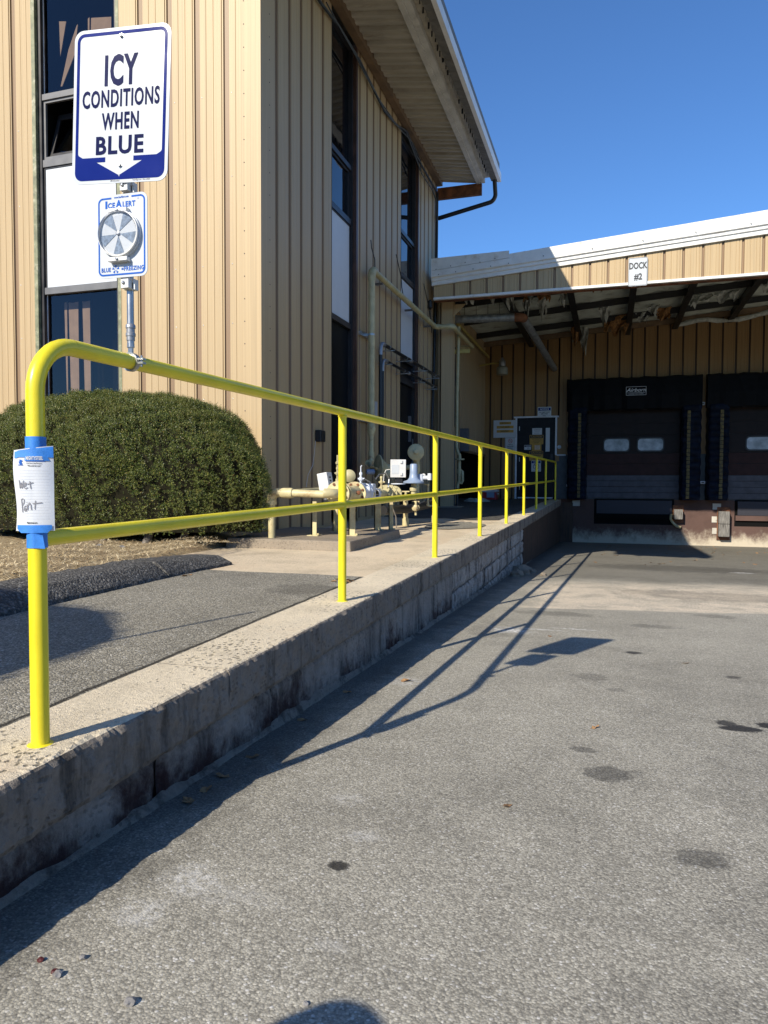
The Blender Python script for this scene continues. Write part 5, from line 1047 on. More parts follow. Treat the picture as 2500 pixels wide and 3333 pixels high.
def flange(o, a, R_, th, mat, nb=8, bolt=True):
    f_ = cyl('flange', [(R_, 0), (R_, th)], o, a, mat)
    if bolt:
        m_ = MB(); a = Vector(a).normalized(); e1 = a.cross(Z3).normalized(); e2 = a.cross(e1)
        for i in range(nb):
            t = 2*math.pi*(i+.5)/nb; c_ = Vector(o)+(e1*math.cos(t)+e2*math.sin(t))*R_*.80; m_.lathe([(R_*.115, -R_*.10), (R_*.115, 0)], c_, a, 6); m_.lathe([(R_*.115, th), (R_*.115, th+R_*.10)], c_, a, 6)
        m_.obj('bolts', M['rust'] if mat is M['cream_rusty'] else mat, f_)
    return f_
flange(ax0, AY, .118, .022, M['cream_rusty'])
cyl('neck', [(.08, .02), (.070, .06), (.070, .40), (.082, .46), (.082, .50)], ax0, AY, M['cream_rusty'])
flange(ax0+AY*.045, AY, .124, .022, M['cream_rusty'])
flange(ax0+AY*.50, AY, .122, .024, M['cream_rusty']); flange(ax0+AY*.535, AY, .118, .022, M['pale_grey'])
cyl('meter_body', [(.095, .555), (.110, .565), (.110, .74), (.095, .76), (.095, .78)], ax0, AY, M['pale_grey'])
flange(ax0+AY*.775, AY, .115, .02, M['pale_grey'], 10)
mb = MB(); mb.box((-1.17, 5.72, .48), (-1.00, 5.84, .68)); mb.lathe([(.095, .0), (.098, .02), (.098, .12), (.07, .15)], ax0+AY*.80, AY, 24); mb.obj('gear_case', M['pale_grey'], gm, smooth=True, bevel=.008)
mb = MB(); o_ = ax0+AY*.95; mb.lathe([(.060, .0), (.060, .03), (.052, .035)], o_, AY, 20); mb.lathe([(.052, .26), (.060, .265), (.060, .32), (.04, .34)], o_, AY, 20); mb.obj('meter_end', M['pale_grey'], gm, smooth=True)
cyl('register_window', [(.052, .033), (.052, .262)], o_, AY, M['dark_glass'])
mb = MB()
for s_ in (-1, 1): mb.box((o_.x+.035, o_.y+.02, o_.z+s_*.045-.008), (o_.x+.058, o_.y+.28, o_.z+s_*.045+.008))
mb.obj('guard_bar', M['pale_grey'], gm)
cyl('union', [(.045, 1.28), (.06, 1.29), (.06, 1.32), (.048, 1.33), (.062, 1.35), (.062, 1.39), (.045, 1.41)], ax0, AY, M['cream_rusty'], 8)
cyl('outlet_pipe', [(.042, 1.40), (.042, 1.78)], ax0, AY, M['cream'])
flange(ax0+AY*1.60, AY, .10, .018, M['cream']); flange(ax0+AY*1.80, AY, .098, .02, M['cream']); cyl('valve_body', [(.06, 1.62), (.075, 1.70), (.06, 1.80)], ax0, AY, M['cream']); flange(ax0+AY*2.02, AY, .095, .02, M['cream']); cyl('valve_body', [(.05, 1.82), (.07, 1.92), (.05, 2.02)], ax0, AY, M['cream'])
# inlet leg that comes out of the front flange and turns left to the wall
zi = ax0.z-.01; mb = MB(); mb.tube([ax0+AY*.01, ax0-AY*.03]+arc_corner(ax0, ax0-AY*.13, ax0-AY*.13+Vector((-1, .0, .02)), .085, 7), .046, 16); mb.obj('elbow', M['cream_rusty'], gm, smooth=True)
yb_ = (ax0-AY*.13).y
mb = MB(); mb.tube([(-1.16, yb_, zi+.002), (-1.50, yb_, zi+.012)], .036, 16); mb.tube([(-1.50, yb_, zi+.012), (-1.66, yb_, zi+.015)], .036, 16); mb.obj('inlet_pipe', M['cream_rusty'], gm, smooth=True)
cyl('tee', [(.046, -.05), (.050, -.03), (.050, .05), (.046, .07)], (-1.56, yb_, zi+.012), (1, 0, 0), M['cream_rusty'])
mb = MB(); mb.tube([(-1.60, yb_, zi+.015)]+arc_corner((-1.5, yb_, zi+.015), (-1.715, yb_, zi+.015), (-1.715, yb_, 0), .07, 7)+[(-1.715, yb_, zi-.075), (-1.715, yb_, zi-.10)], [.045]*9+[.05, .05], 16); mb.obj('elbow', M['cream_rusty'], gm, smooth=True)
mb = MB(); mb.tube([(-1.715, yb_, zi-.1), (-1.715, yb_, .1)], .034, 14); mb.obj('riser', M['cream_rusty'], gm, smooth=True)
mb = MB(); mb.tube([(-1.56, yb_, zi+.012), (-1.56, 5.55, zi+.03)], .032, 14); mb.tube([(-1.56, 5.55, zi+.03), (-1.2, 5.55, zi+.03)], .032, 14); mb.obj('bypass_pipe', M['cream'], gm, smooth=True)
a = G(610, 340, -1.35); mb = MB(); mb.box((-.055, -.07, -.105), (.055, .07, .105), 0, Matrix.Rotation(-.18, 3, 'Y'), a); cr = mb.obj('corrector_box', M['box_grey'], gm, bevel=.006)
mb = MB(); R3 = Matrix.Rotation(-.18, 3, 'Y')
for i in range(4): mb.box((.056, -.02, -.06+.035*i), (.058, .02, -.045+.035*i), 0, R3, a)
mb.obj('dial_marks', M['black_ink'], cr)
mb = MB(); mb.tube([a-Z3*.1, a-Z3*.17], .022, 10); mb.obj('box_stem', M['galv'], gm)
# stands
for x, y, xp, tz, w_ in ((505, 815, -1.38, .50, .055), (845, 815, -1.02, .48, .07), (1075, 765, -1.0, .50, .075), (695, 775, -1.38, .52, .06), (1195, 755, -1.0, .50, .05)):
    b_ = Vector(on(*c4(x, y), (0, -S, 1), .085)); mb = MB(); h = w_/2
    mb.box((b_.x-h, b_.y-.006, zt), (b_.x+h, b_.y+.006, tz)); mb.box((b_.x-h, b_.y-.006, zt), (b_.x-h+.012, b_.y+.05, tz)); mb.obj('leg', M['cream_rusty'], gm)
    mb = MB(); mb.box((b_.x-h-.03, b_.y-.05, zt-.002), (b_.x+h+.03, b_.y+.06, zt+.014)); mb.lathe([(.012, 0), (.012, .02)], (b_.x+h+.015, b_.y+.0, zt+.012), Z3, 6); mb.obj('foot_plate', M['cream_rusty'], gm)
# small valves on top
for x, y, xp, mt in ((1110, 330, -1.1, 'cream_rusty'), (925, 300, -1.1, 'pale_grey'), (715, 250, -1.45, 'cream')):
    a = G(x, y, xp); mb = MB(); mb.tube([a-Z3*.06, a+Z3*.05], .012, 10); mb.lathe([(.018, 0), (.022, .008), (.022, .03), (.016, .036)], a-Z3*.02, Z3, 8); mb.tube([a+Vector((-.03, -.01, .0)), a+Vector((.04, .01, 0))], .010, 8); mb.lathe([(.016, 0), (.018, .02), (.012, .03)], a+Z3*.04, Z3, 8)
    if mt == 'pale_grey': mb.tube([a+Z3*.05, a+Z3*.13, a+Vector((.012, 0, .14))], .006, 8)
    if mt == 'cream':
        mb.tube([a+Z3*.05, a+Z3*.20], .010, 8); mb.lathe([(.02, 0), (.024, .02), (.014, .03)], a+Z3*.10, Z3, 8); mb.tube([a-Z3*.06, a-Z3*.30], .022, 10); mb.lathe([(.03, 0), (.036, .03), (.03, .06)], a-Z3*.16, Z3, 10)
    mb.obj('gauge_valve', M[mt], gm, smooth=True)
a = G(820, 275, -1.5); cyl('diaphragm', [(.03, -.04), (.075, -.01), (.078, 0), (.075, .01), (.03, .04)], a, (.5, -1, .1), M['cream'])
# big diaphragm disc regulator near the riser
a = Vector((gx+.02, gy-.30, .95)); a = Vector(PX(*c4(1085, 205), -1.70)); dn = Vector((.35, -1, 0)).normalized(); dn = Vector((-.80, -.6, 0)).normalized()
cyl('diaphragm', [(.185, -.012), (.19, -.010), (.19, .008), (.185, .012), (.15, -.0+.03), (.07, -.10+.22), (.05, .20)], a, -dn, M['cream'], 40)
mb = MB(); mb.tube([a+dn*.0, a+dn*.10, (gx, gy-.10, .99)], .034, 14); mb.obj('connector', M['cream'], gm, smooth=True)
cyl('valve_body', [(.03, .12), (.05, .15), (.05, .25), (.03, .28)], a, -dn, M['red'])
cyl('spring_case', [(.028, 0), (.038, .01), (.038, .10), (.03, .12)], a+dn*.06+Vector((0, 0, -.05)), dn, M['blue_grey'])
# vertical tee with a round relief regulator
b_ = G(1425, 210, -1.35); mb = MB(); mb.tube([b_-Z3*.45, b_+Z3*.18], .047, 16); mb.lathe([(.055, 0), (.058, .015), (.058, .05), (.052, .06)], b_+Z3*.12, Z3, 18); mb.lathe([(.052, 0), (.056, .02), (.056, .10), (.052, .12)], b_-Z3*.05, Z3, 18); mb.tube([b_+Z3*.02, b_+Vector((-.30, -.05, .02))], .036, 14); mb.obj('tee', M['cream'], gm, smooth=True)
vdir = Vector((.35, -.93, .08)).normalized(); a = G(1420, 60, -1.30)
cyl('relief_regulator', [(.10, -.06), (.118, -.02), (.122, 0), (.122, .012), (.112, .018), (.085, .030), (.045, .038), (.036, .042), (.036, .07), (.026, .078)], a, vdir, M['cream'], 36)
# blue service regulator
a = G(1400, 330, -1.12); 
cyl('service_regulator', [(.135, -.018), (.14, -.014), (.14, .006), (.135, .012), (.085, .028), (.06, .06), (.052, .12), (.050, .235), (.042, .245), (.018, .25)], a, Z3, M['blue_grey'], 36)
mb = MB(); mb.lathe([(.04, 0), (.042, .10), (.03, .11)], a+Vector((.07, .10, .0)), Z3, 18); mb.tube([a+Vector((.07, .10, .06)), a+Vector((.20, .14, .06))], .030, 14); mb.box((a.x+.17, a.y+.10, a.z+.03), (a.x+.21, a.y+.2, a.z+.12)); mb.obj('vent_housing', M['pale_grey'], gm, smooth=True)
mb = MB(); mb.tube([a-Z3*.02, a-Z3*.16], .035, 14); mb.lathe([(.05, 0), (.055, .03), (.05, .05)], a-Z3*.12, Z3, 12); mb.obj('regulator_stem', M['cream'], gm, smooth=True)
a = G(1530, 350, -1.0); mb = MB(); mb.tube([a+Vector((-.05, 0, 0)), a, a-Z3*.30], .013, 10); mb.lathe([(.019, 0), (.019, .03)], a-Z3*.02, Z3, 10); mb.lathe([(.019, 0), (.019, .03)], a-Z3*.30, Z3, 10); mb.tube([a-Z3*.30, a-Z3*.30+Vector((.1, .1, 0))], .011, 8); mb.obj('control_line', M['cream_rusty'], gm, smooth=True)
for (x, y, xp, dr_, R_, mt) in ((985, 395, -1.0, (.3, -1, .2), .030, 'pale_grey'), (905, 425, -1.0, (.4, -1, 0), .022, 'rust'), (1035, 440, -1.0, (.9, -.4, 0), .026, 'cream_rusty'), (1300, 250, -1.3, (.2, -1, 0), .045, 'cream'), (1170, 250, -1.5, (.2, -1, .1), .05, 'cream'), (1490, 270, -1.1, (.3, -1, 0), .028, 'box_grey')):
    cyl('gauge', [(R_*.5, -.02), (R_, -.012), (R_, .012), (R_*.8, .016), (R_*.3, .018)], G(x, y, xp), dr_, M[mt], 20)
for pts_ in ([(1060, 300), (1090, 260), (1150, 250), (1180, 300), (1170, 380)], [(930, 330), (960, 300), (1010, 330), (1015, 380)], [(1400, 470), (1450, 520), (1500, 500), (1520, 450)], [(1210, 560), (1240, 640), (1245, 740)]):
    mb = MB(); mb.tube([G(x, y, -1.05) for x, y in pts_], .007, 8); mb.obj('control_line', M['galv'], gm, smooth=True)
for (x, y, xp) in ((1330, 470, -1.15), (1420, 560, -1.05), (1180, 420, -1.2)):
    a = G(x, y, xp); mb = MB(); mb.lathe([(.03, -.06), (.045, -.05), (.045, -.03), (.036, -.02), (.036, .02), (.045, .03), (.045, .05), (.03, .06)], a, (0, 1, 0), 8); mb.tube([a-Z3*.10, a+Z3*.08], .016, 8); mb.box((a.x-.05, a.y-.008, a.z+.075), (a.x+.05, a.y+.008, a.z+.09)); mb.obj('plug_valve', M['cream_rusty'], gm, smooth=True)
# register box on its stand
a = G(1262, 208, -1.10); rx = .075; rt_ = Vector((math.cos(.35), -math.sin(.35)*-1, 0)); rt_ = Vector((.94, .34, 0)).normalized(); fn_ = rt_.cross(Z3)
R3 = Matrix((rt_, -fn_, Z3)).transposed()
mb = MB(); mb.box((-.095, -.06, -.105), (.085, .06, .105), 0, R3, a); rb = mb.obj('register_box', M['box_grey'], gm, bevel=.006)
mb = MB(); mb.box((-.100, -.071, -.110), (.090, -.062, .110), 0, R3, a); mb.obj('lid', M['box_grey'], rb, bevel=.003)
mb = MB(); mb.box((-.085, -.0735, -.065), (.005, -.072, .045), 0, R3, a); mb.obj('label', M['sign_white'], rb)
mb = MB()
for z_ in (-.085, .065): mb.box((.02, -.085, z_), (.045, -.072, z_+.035), 0, R3, a)
mb.obj('latch', M['box_grey'], rb)
mb = MB(); mb.box((.0905, -.03, -.055), (.092, .03, .05), 0, R3, a); mb.obj('warning_label', M['black'], rb); mb = MB(); mb.box((.0925, -.018, -.045), (.0935, .012, .04), 0, R3, a); mb.obj('warning_label', M['amber'], rb)
mb = MB(); mb.box((-.04, -.04, -.17), (.05, .04, -.106), 0, R3, a); mb.tube([a-Z3*.17, a-Z3*.19], .06, 18); mb.tube([a-Z3*.185, a-Z3*.235], .018, 10); mb.obj('box_stand', M['black_frame'], gm)
mb = MB(); mb.lathe([(.09, 0), (.09, .012)], a-Z3*.195, Z3, 24); mb.obj('box_flange', M['pale_grey'], gm)
mb = MB(); mb.tube([a+Vector((-.10, -.03, -.01)), a+Vector((-.15, -.04, -.02)), a+Vector((-.17, -.05, -.08)), a+Vector((-.17, -.07, -.17))], .0045, 6); mb.obj('lead', M['white_metal'], gm, smooth=True)
# dark pipe stubs behind, standing on the apron
for x, y, h in ((-1.25, 7.9, .42), (-1.05, 8.75, .45)):
    mb = MB(); mb.tube([(x, y, DK(y)), (x, y, DK(y)+.10)], .045, 14); mb.tube([(x, y, DK(y)+.10), (x, y, DK(y)+h)], .034, 14); mb.lathe([(.05, 0), (.055, .02), (.045, .05)], (x, y, DK(y)+.22), Z3, 12); mb.obj('riser', M['cream_rusty'], gm, smooth=True)
mb = MB(); mb.tube([(-1.35, 7.2, .34), (-1.2, 7.9, .34), (-1.05, 8.75, .40)], .06, 12); mb.obj('low_pipe', M['black'], gm, smooth=True)

GS = 1.07
# second gas riser by the column, black drop conduit and electrical box
gr = thing('gas_riser', 'cream gas riser with small valves at its foot, just right of the canopy column', 'pipe', (-1.62, 13.0, .2))
def cr1(x, y): return (1400+x/3.318, 1300+y/3.318)
def H(x, y, Y=13.0): return Vector(PY(*cr1(x, y), Y))
mb = MB(); mb.tube([H(292, -60), H(290, 200), H(286, 520)]+[H(300, 570), H(318, 600), H(320, 640)], .035, 14); mb.tube([(-1.58, 13.0, 3.9), H(292, -60)], .035, 14); mb.obj('pipe', M['cream'], gr, smooth=True)
cyl('flange', [(.10, 0), (.10, .03)], H(318, 655), Z3, M['cream'], par=gr)
mb = MB(); mb.tube([H(316, 660), H(316, 880), H(300, 915), H(296, 960)], .034, 14); mb.tube([H(320, 760), H(350, 780), H(352, 880), H(340, 905), H(316, 900)], .030, 12); mb.lathe([(.045, 0), (.05, .03), (.045, .09)], H(316, 800), Z3, 12); mb.obj('valve_loop', M['cream'], gr, smooth=True)
mb = MB(); mb.tube([H(290, 960), H(292, 1170)], .03, 12); mb.obj('foot', M['black_pipe'], gr)
q = MB(); q.tube([(-1.86, 12.9, 1.78+.9)]+[H(256, 420, 12.9)-Z3*0, H(256, 1150, 12.9)], .026, 12); solo(q.obj('conduit', M['black_pipe'], smooth=True), 'dark drop conduit standing between the column and the cream riser', 'conduit')
q = MB(); q.tube([(-1.80, 13.6, 3.6), (-1.78, 13.55, 2.9), (-1.76, 13.45, 2.4), (-1.78, 13.5, 1.9)], .03, 10); solo(q.obj('hose', M['cable'], smooth=True), 'black hose hanging in a slack curve beside the cream riser', 'hose')
a = H(375, 440, 14.6); q = MB(); q.box((a.x-.11, 14.5, a.z-.26), (a.x+.10, 14.62, a.z+.26)); eb = q.obj('electrical_box', M['dim_grey'], bevel=.012); solo(eb, 'dull grey electrical box above the dark store opening', 'electrical box')
q = MB(); q.tube([(-1.78, 13.4, 4.16), (-1.76, 17.9, 4.12)], .032, 12); solo(q.obj('gas_pipe', M['gas_yellow'], smooth=True), 'thin faded yellow pipe running back along the side wall under the canopy', 'pipe')
q = MB(); q.box((-1.84, 13.0, 3.36), (-1.35, 13.06, 3.44)); solo(q.obj('bracket', M['gas_yellow']), 'short yellowish bracket arm beside the column, under the gas pipe', 'bracket')
# wrapped duct under the canopy
du = thing('duct', 'silver wrapped duct under the canopy with a brown elbow, dropping back to the wall', 'duct', (-.8, 13.2, 4.0))
mb = MB(); P_ = [Vector((-1.75, 13.2, 4.10)).lerp(Vector((-.45, 13.2, 4.06)), i/26) for i in range(27)]; mb.tube(P_, [.080+.004*(i % 2)+.003*random.random() for i in range(27)], 16); mb.obj('run', M['duct'], du, smooth=True)
mb = MB(); mb.tube([(-.47, 13.2, 4.06)]+arc_corner((-2, 13.2, 4.06), (-.31, 13.2, 4.06), (-.03, 17.95, 3.74), .12, 7), .088, 16); mb.obj('elbow', M['rust'], du, smooth=True)
mb = MB(); A_, B_ = Vector((-.305, 13.33, 4.05)), Vector((-.03, 17.95, 3.74)); P_ = [A_.lerp(B_, i/44) for i in range(45)]; mb.tube(P_, [.078+.004*(i % 2)+.003*random.random() for i in range(45)], 16); mb.obj('run', M['duct'], du, smooth=True)
for i in range(5):
    x = -1.5+.24*i; mb = MB(); mb.box((x-.004, 13.195, 4.12), (x+.004, 13.203, zc(x)-.03)); mb.obj('hanger', M['cable'], du)
# yard lamp
yl = thing('yard_lamp', 'old barn style lamp with a cloudy bowl hanging on the dark dock wall', 'lamp', (-1.235, 16.8, 3.45))
mb = MB(); mb.lathe([(.13, 0), (.145, .02), (.145, .16), (.12, .20), (.07, .22)], (-1.235, 16.8, 3.46), Z3, 20); mb.obj('bowl', M['lamp_glass'], yl, smooth=True)
mb = MB(); mb.lathe([(.075, 0), (.09, .03), (.08, .14), (.04, .19), (.03, .22)], (-1.235, 16.8, 3.675), Z3, 16); mb.obj('head', M['silver'], yl, smooth=True)
mb = MB(); mb.tube([(-1.235, 16.8, 3.75), (-1.5, 16.9, 3.78), (-1.85, 17.0, 3.75)], .02, 8); mb.obj('arm', M['gas_yellow'], yl, smooth=True)
# cooler and litter by the dark opening
o_ = Vector(PY(*cr1(665, 1010), 17.3)); zb_ = DK(17.3)
cl = thing('cooler', 'red and pale blue cooler with a white lid by the dark store opening', 'cooler', (o_.x, 17.3, zb_))
mb = MB(); mb.box((o_.x-.22, 17.1, zb_+.01), (o_.x+.15, 17.45, zb_+.24)); mb.obj('body', M['bright_red'], cl, bevel=.02)
mb = MB(); mb.box((o_.x-.10, 17.094, zb_+.10), (o_.x+.10, 17.099, zb_+.24)); mb.obj('side_panel', M['blue_grey'], cl)
mb = MB(); mb.box((o_.x-.24, 17.08, zb_+.242), (o_.x+.17, 17.47, zb_+.31)); mb.obj('lid', M['box_grey'], cl, bevel=.015)
mb = MB(); mb.box((o_.x+.155, 17.2, zb_+.18), (o_.x+.18, 17.36, zb_+.21)); mb.obj('handle', M['box_grey'], cl)
random.seed(9)
o_ = Vector(PY(*cr1(500, 1110), 15.6)); q = MB(); vs = [(o_.x+.30*math.cos(t)*rr*(1+.3*math.sin(5*t)), 15.6+.2*math.sin(t)*rr, DK(15.6)+h*(1+.4*math.sin(3*t))) for rr, h in ((1, 0), (.85, .05), (.5, .10), (.1, .09)) for t in [2*math.pi*i/18 for i in range(18)]]
q.add(vs, [(i*18+j, i*18+(j+1) % 18, (i+1)*18+(j+1) % 18, (i+1)*18+j) for i in range(3) for j in range(18)]); solo(q.obj('rag_pile', M['liner_rag']), 'crumpled pale rag lying on the shaded walkway near the opening', 'rag')

GS = 1.0
# ================================================================ clipped yew bushes
m, nt, b = newmat('yew_needles'); N = NB(nt); rnd = N.n('NewGeometry').outputs['Random Per Island']; p = N.pos()
c = N.ramp(rnd, [(0.0, (0.024, 0.044, 0.010)), (0.45, (0.068, 0.100, 0.019)), (0.8, (0.150, 0.178, 0.033)), (0.97, (0.31, 0.30, 0.08)), (1.0, (0.32, 0.18, 0.06))])
c = N.mix(N.math('MULTIPLY', N.smooth(N.noise(p, 2.6, 4, .6), .45, .7), .45), c, (0.155, 0.150, 0.032))
nt.links.new(c, b.inputs['Base Color']); b.inputs['Roughness'].default_value = 0.42; b.inputs['Specular IOR Level'].default_value = 0.4
tl = N.n('BsdfTranslucent'); nt.links.new(c, tl.inputs[0]); mx = N.n('MixShader'); mx.inputs[0].default_value = 0.18; nt.links.new(b.outputs[0], mx.inputs[1]); nt.links.new(tl.outputs[0], mx.inputs[2]); nt.links.new(mx.outputs[0], nt.nodes['Material Output'].inputs[0])
M['needles'] = m
M['core'] = flat('dark_twigs', (0.018, 0.017, 0.010), 0.95, spec=0.05)
def bush(name, label, c, rx, ry, h, n_sprig, flatten=2.6, seed=1, zlow=.10):
    R_ = np.random.default_rng(seed); root = thing(name, label, 'bush', c)
    c = np.array(c, float)
    def shape(u, th):                                    # u: 0 foot .. 1 crown; a clipped mound, undercut at the foot
        ang = u*math.pi/2
        rr = np.cos(ang)**flatten; zz = np.sin(ang)**flatten
        rr = rr*(0.90+.10*np.minimum(1, u/.28))
        lump = 1+.030*np.sin(3*th+1)+.022*np.sin(7*th+2*u*5)+.02*np.sin(11*u+5*th)
        return rr*lump, zz
    n = n_sprig; th = R_.uniform(0, 2*math.pi, n); u = R_.uniform(0.0, 1.0, n)**0.92
    keepu = R_.uniform(0, 1, n) < np.clip(shape(u, th)[0]+.12, 0, 1); th, u = th[keepu], u[keepu]
    gap = np.sin(th*23+np.sin(u*31)*1.3)*np.sin(u*27+np.sin(th*17)*1.7)+.5*np.sin(th*51+u*40)
    keepu = R_.uniform(0, 1, len(th)) < np.where(gap < -.30, .15+.75*u**2, 1.0); th, u = th[keepu], u[keepu]; n = len(th)
    depth = R_.exponential(.040, n); out = R_.normal(0, .010, n)
    def surf(u, th):
        rr, zz = shape(u, th); return np.stack([c[0]+rx*rr*np.cos(th), c[1]+ry*rr*np.sin(th), c[2]+zlow+(h-zlow)*zz], -1)
    e = 1e-3; P0 = surf(u, th); Tu = surf(np.minimum(u+e, 1), th)-P0; Tt = surf(u, th+e)-P0
    nrm = np.cross(Tt, Tu); nrm /= np.linalg.norm(nrm, axis=1)[:, None]+1e-12
    P0 = P0-nrm*(depth-out)[:, None]
    clump = .055*np.sin(P0[:, 0]*6.1+P0[:, 2]*4.7)*np.sin(P0[:, 1]*5.3+P0[:, 2]*7.9+1)*np.clip(1-(P0[:, 2]-c[2])/h*.75, 0, 1)+.022*np.sin(P0[:, 0]*17+np.sin(P0[:, 2]*13)*2)*np.sin(P0[:, 1]*15+P0[:, 2]*19); P0 = P0+nrm*clump[:, None]
    K = 6
    ax = nrm+R_.normal(0, .42, (n, 3)); ax[:, 2] += .35; ax /= np.linalg.norm(ax, axis=1)[:, None]
    q = R_.normal(0, 1, (n, 3)); e1 = np.cross(ax, q); e1 /= np.linalg.norm(e1, axis=1)[:, None]; e2 = np.cross(ax, e1)
    V = np.empty((n, K, 4, 3))
    for k in range(K):
        s = k/K; L = R_.uniform(.010, .022, n)*(1-.3*s); w = L*.15
        a = k*2.4+R_.uniform(-.4, .4, n)
        lat = e1*np.cos(a)[:, None]+e2*np.sin(a)[:, None]
        d = ax*(.55+.35*s)+lat*.85; d /= np.linalg.norm(d, axis=1)[:, None]
        sd_ = np.cross(d, ax); sd_ /= np.linalg.norm(sd_, axis=1)[:, None]+1e-9
        o = P0+ax*(s*.036)
        V[:, k, 0] = o; V[:, k, 1] = o+d*(L*.5)[:, None]+sd_*w[:, None]; V[:, k, 2] = o+d*L[:, None]; V[:, k, 3] = o+d*(L*.5)[:, None]-sd_*w[:, None]
    V = V.reshape(-1, 3); nf = len(V)//4
    me = bpy.data.meshes.new('foliage'); me.vertices.add(len(V)); me.vertices.foreach_set('co', V.ravel().astype(np.float32))
    me.loops.add(nf*4); me.loops.foreach_set('vertex_index', np.arange(nf*4, dtype=np.int32)); me.polygons.add(nf); me.polygons.foreach_set('loop_start', np.arange(0, nf*4, 4, dtype=np.int32)); me.polygons.foreach_set('loop_total', np.full(nf, 4, dtype=np.int32)); me.update(calc_edges=True)
    me.materials.append(M['needles']); ob = bpy.data.objects.new('foliage', me); COL.objects.link(ob); ob.parent = root; ob.matrix_parent_inverse = Matrix.Translation(root.location).inverted()
    mb = MB(); nu, nt_ = 14, 40; vs = []
    for j in range(nu+1):
        for i in range(nt_):
            q_ = surf(np.array([j/nu]), np.array([2*math.pi*i/nt_]))[0]; d_ = q_-np.array([c[0], c[1], c[2]+h*.4]); L_ = np.linalg.norm(d_); vs.append(q_-d_/L_*(.07 if n_sprig > 50000 else .02))
    mb.add(vs, [(j*nt_+i, j*nt_+(i+1) % nt_, (j+1)*nt_+(i+1) % nt_, (j+1)*nt_+i) for j in range(nu) for i in range(nt_)]+[tuple(range(nt_-1, -1, -1))]); mb.obj('twig_core', M['core'], root)
    rr_ = random.Random(seed)
    for i in range(5):
        t = -1.9+.33*i; x, y = c[0]+rx*.72*math.cos(t), c[1]+ry*.74*math.sin(t); mb = MB(); mb.tube([(x, y, c[2]-.02), (x+rr_.uniform(-.04, .04), y+.03, c[2]+.12), (x+rr_.uniform(-.1, .1), y+.12, c[2]+.4)], [.045, .035, .025], 9); mb.obj('trunk', M['bark'], root, smooth=True)
    return root
bush('yew_bush', 'large clipped dark green yew mound in front of the sunlit tan wall', (-3.50, 4.66, .10), 1.80, .88, 1.47, 190000, .74, 4)
bush('yew_bush', 'round clipped yew on the lawn behind the kerb, throwing its shadow over the walkway', (-2.28, -1.45, .10), 1.12, 1.12, 1.72, 26000, .62, 8)
q = MB(); q.tube([(-1.40, -1.12, -.02), (-1.39, -1.12, 2.05)], .011, 8); solo(q.obj('marker_stake', M['wood'], smooth=True), 'thin upright marker stake by the kerb beside the round bush', 'stake')
q = MB(); q.tube([(.43, -1.76, -.45), (.43, -1.76, .62)], .115, 24, cap=False); q.lathe([(.115, 0), (.108, .045), (.085, .085), (.045, .108), (.004, .115)], (.43, -1.76, .62), Z3, 24); solo(q.obj('photographer_stand_in', M['yellow'], smooth=True), 'unseen round topped yellow post standing in for the photographer, added for its shadow', 'photographer_stand_in')  # unseen stand-in for the photographer, added to cast the round shadow

# ================================================================ fallen leaves, stones, bits
def leafmesh(seed):
    r_ = random.Random(seed); q = MB(); k = 9; out = []
    for i in range(k):
        a = 2*math.pi*i/k; rr = (1 if i % 2 == 0 else .62)*r_.uniform(.75, 1.1); out.append((rr*math.cos(a), .7*rr*math.sin(a), .25*r_.uniform(-.4, 1)))
    q.add([(0, 0, .05)]+out, [(0, 1+i, 1+(i+1) % k) for i in range(k)])
    me = bpy.data.meshes.new('fallen_leaf'); me.from_pydata(q.v, [], q.f); me.materials.append(M['leaf']); return me
LM = [leafmesh(i) for i in range(5)]
def leaf(x, y, z, s, label, group):
    o = bpy.data.objects.new('fallen_leaf', LM[random.randrange(5)]); COL.objects.link(o); o.location = (x, y, z+.003); o.scale = (s, s, s); o.rotation_euler = (random.uniform(-.25, .25), random.uniform(-.25, .25), random.uniform(0, 6.28)); tag(o, label, 'leaf', group)
random.seed(31)
for i in range(90):
    x = random.uniform(.4, 5.0); y = random.uniform(11.3, 18.8) if i < 60 else random.uniform(15, 19.1); leaf(x, y, GZ(y), random.uniform(.022, .05), 'dry tan leaf scattered on the pavement in front of the dock', 'leaves scattered before the dock')
def cw(x, y): return (x*.7535, 1900+y*.7535)
for i, (x, y) in enumerate([(1095, 750), (965, 835), (888, 893), (812, 943), (1500, 470), (1300, 590)]):
    a = PG(*cw(x, y)); leaf(max(a[0], .15), a[1], GZ(a[1]), .030, 'brown leaf lying in the shade at the foot of the wall', 'leaves along the wall foot')
a = PG(1322, 2217); leaf(a[0], a[1], GZ(a[1]), .045, 'orange brown leaf alone at the edge of the wall shadow, mid lot', 'single leaves on the lot')
for u_, v_ in ((1650, 2625), (1935, 2370), (1790, 2072), (2230, 2160)):
    a = PG(u_, v_); leaf(a[0], a[1], GZ(a[1]), .022, 'small pale leaf alone on the sunlit lot', 'single leaves on the lot')
for i in range(8):
    y = 2.9+random.uniform(-.1, .1); x = -.28+random.uniform(-.09, .08); leaf(x, y, DK(y), .028, 'dry leaf caught at the crack beside the second post', 'leaves by the second post')
for x, y in ((1060, 440), (1090, 435)):
    a = PD(x*.5425, 1100+y*1.0*.5425+540); leaf(-1.38, 2.75+random.uniform(-.1, .1), DK(2.75), .03, 'dry leaf at the foot of the dark kerb', 'leaves by the kerb')
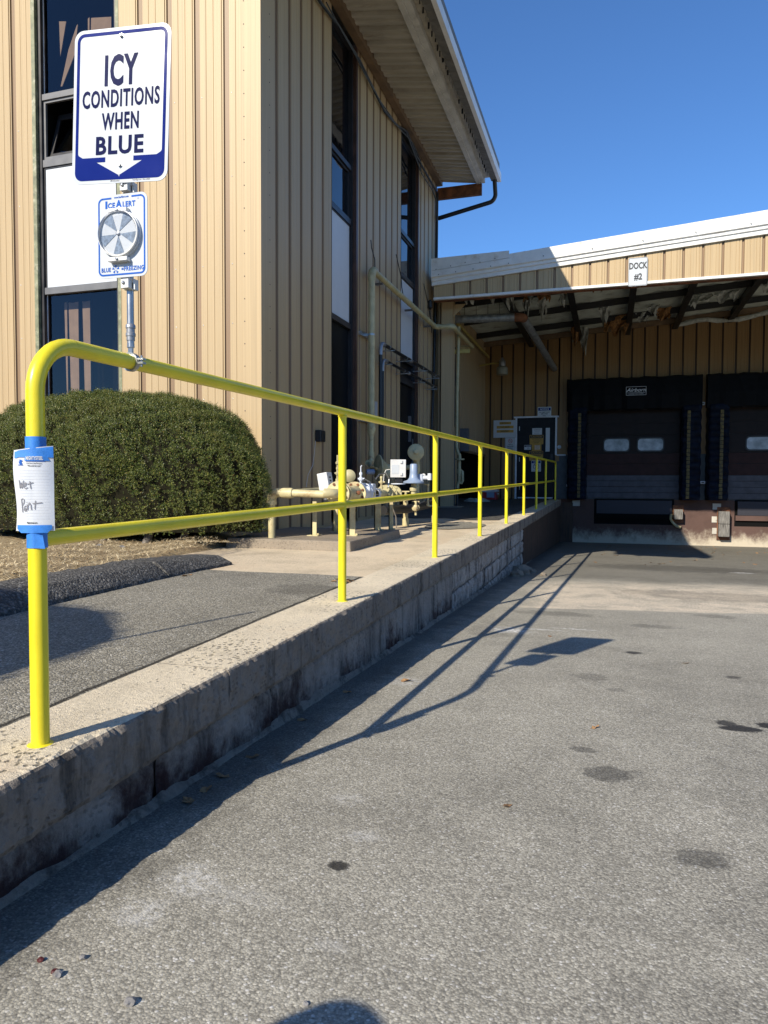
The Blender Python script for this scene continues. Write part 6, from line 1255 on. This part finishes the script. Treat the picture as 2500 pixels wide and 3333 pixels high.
def rock(x, y, z, s, mat, label, group=None, seed=0):
    r_ = random.Random(seed); bm = bmesh.new(); bmesh.ops.create_icosphere(bm, subdivisions=2, radius=s)
    for v in bm.verts: v.co *= r_.uniform(.75, 1.15); v.co.z *= .7
    me = bpy.data.meshes.new('stone'); bm.to_mesh(me); bm.free(); me.materials.append(mat); o = bpy.data.objects.new('stone', me); COL.objects.link(o); o.location = (x, y, z+s*.35); tag(o, label, 'stone', group)
for i, (u_, v_, s, mt, lb) in enumerate([(422, 3267, .012, 'stone', 'small grey stone on the lot, largest of the loose pebbles'), (186, 3178, .010, 'stone', 'grey pebble next to a dark red chip near the wall shadow'), (178, 3168, .008, 'red', 'dark red chip lying beside a grey pebble'), (132, 3128, .007, 'red', 'tiny dark red chip at the edge of the wall shadow'), (270, 3120, .008, 'stone', 'dark pebble alone on the near lot'), (995, 3270, .006, 'stone', 'tiny pale pebble inside the round shadow')]):
    a = PG(u_, v_); rock(a[0], a[1], GZ(a[1]), s, M[mt], lb, None, i)
for i, (x, y, s) in enumerate([(.22, 8.3, .10), (.30, 8.7, .07), (.20, 9.0, .12), (.27, 9.35, .06), (.55, 8.6, .045), (.36, 9.1, .05)]): rock(x, y, GZ(y), s, M['pad'], 'broken concrete lump fallen at the foot of the wall', 'concrete rubble by the wall', 20+i)
for i, (x, y, s) in enumerate([(-3.3, 3.75, .05), (-3.1, 3.72, .04), (-2.85, 3.7, .035), (-3.55, 3.8, .05), (-2.6, 3.68, .03)]): rock(x, y, .11, s, M['stone'], 'pale stone in the dry litter at the foot of the bush', 'stones under the bush', 40+i)
# added trees, out of view: they block low sky and show in the glass
m, nt, b = newmat('added_foliage'); N = NB(nt); nt.links.new(N.ramp(N.noise(N.pos(), 0.9, 8, 0.7), [(0.35, (0.012, 0.018, 0.007)), (0.55, (0.045, 0.05, 0.018)), (0.7, (0.10, 0.075, 0.03))]), b.inputs['Base Color']); b.inputs['Roughness'].default_value = 0.9; b.inputs['Specular IOR Level'].default_value = 0.05
mb = MB(); RT = np.random.default_rng(12); nf = 30000
az = RT.uniform(math.radians(-205), math.radians(22), nf); rad = 34+RT.uniform(0, 9, nf); top = 4.6+.7*np.sin(az*7+1)+.6*np.sin(az*17)+.4*np.sin(az*31); zz = -1.2+RT.uniform(0, 1, nf)**0.9*(top+1.2)*(.82+.18*np.sin(az*60+rad)); sz = RT.uniform(.22, .6, nf)
for i in range(nf):
    c_ = Vector((1.4+rad[i]*math.cos(az[i]), rad[i]*math.sin(az[i]), zz[i])); d1 = Vector(RT.normal(0, 1, 3)).normalized(); d2 = d1.cross(Vector(RT.normal(0, 1, 3))).normalized(); mb.add([c_-d1*sz[i], c_+d2*sz[i]*.6, c_+d1*sz[i], c_-d2*sz[i]*.6], [(0, 1, 2, 3)])
me = bpy.data.meshes.new('added_treeline'); me.from_pydata(mb.v, [], mb.f); me.materials.append(m); o = bpy.data.objects.new('added_treeline', me); COL.objects.link(o); struct(o, 'stuff')
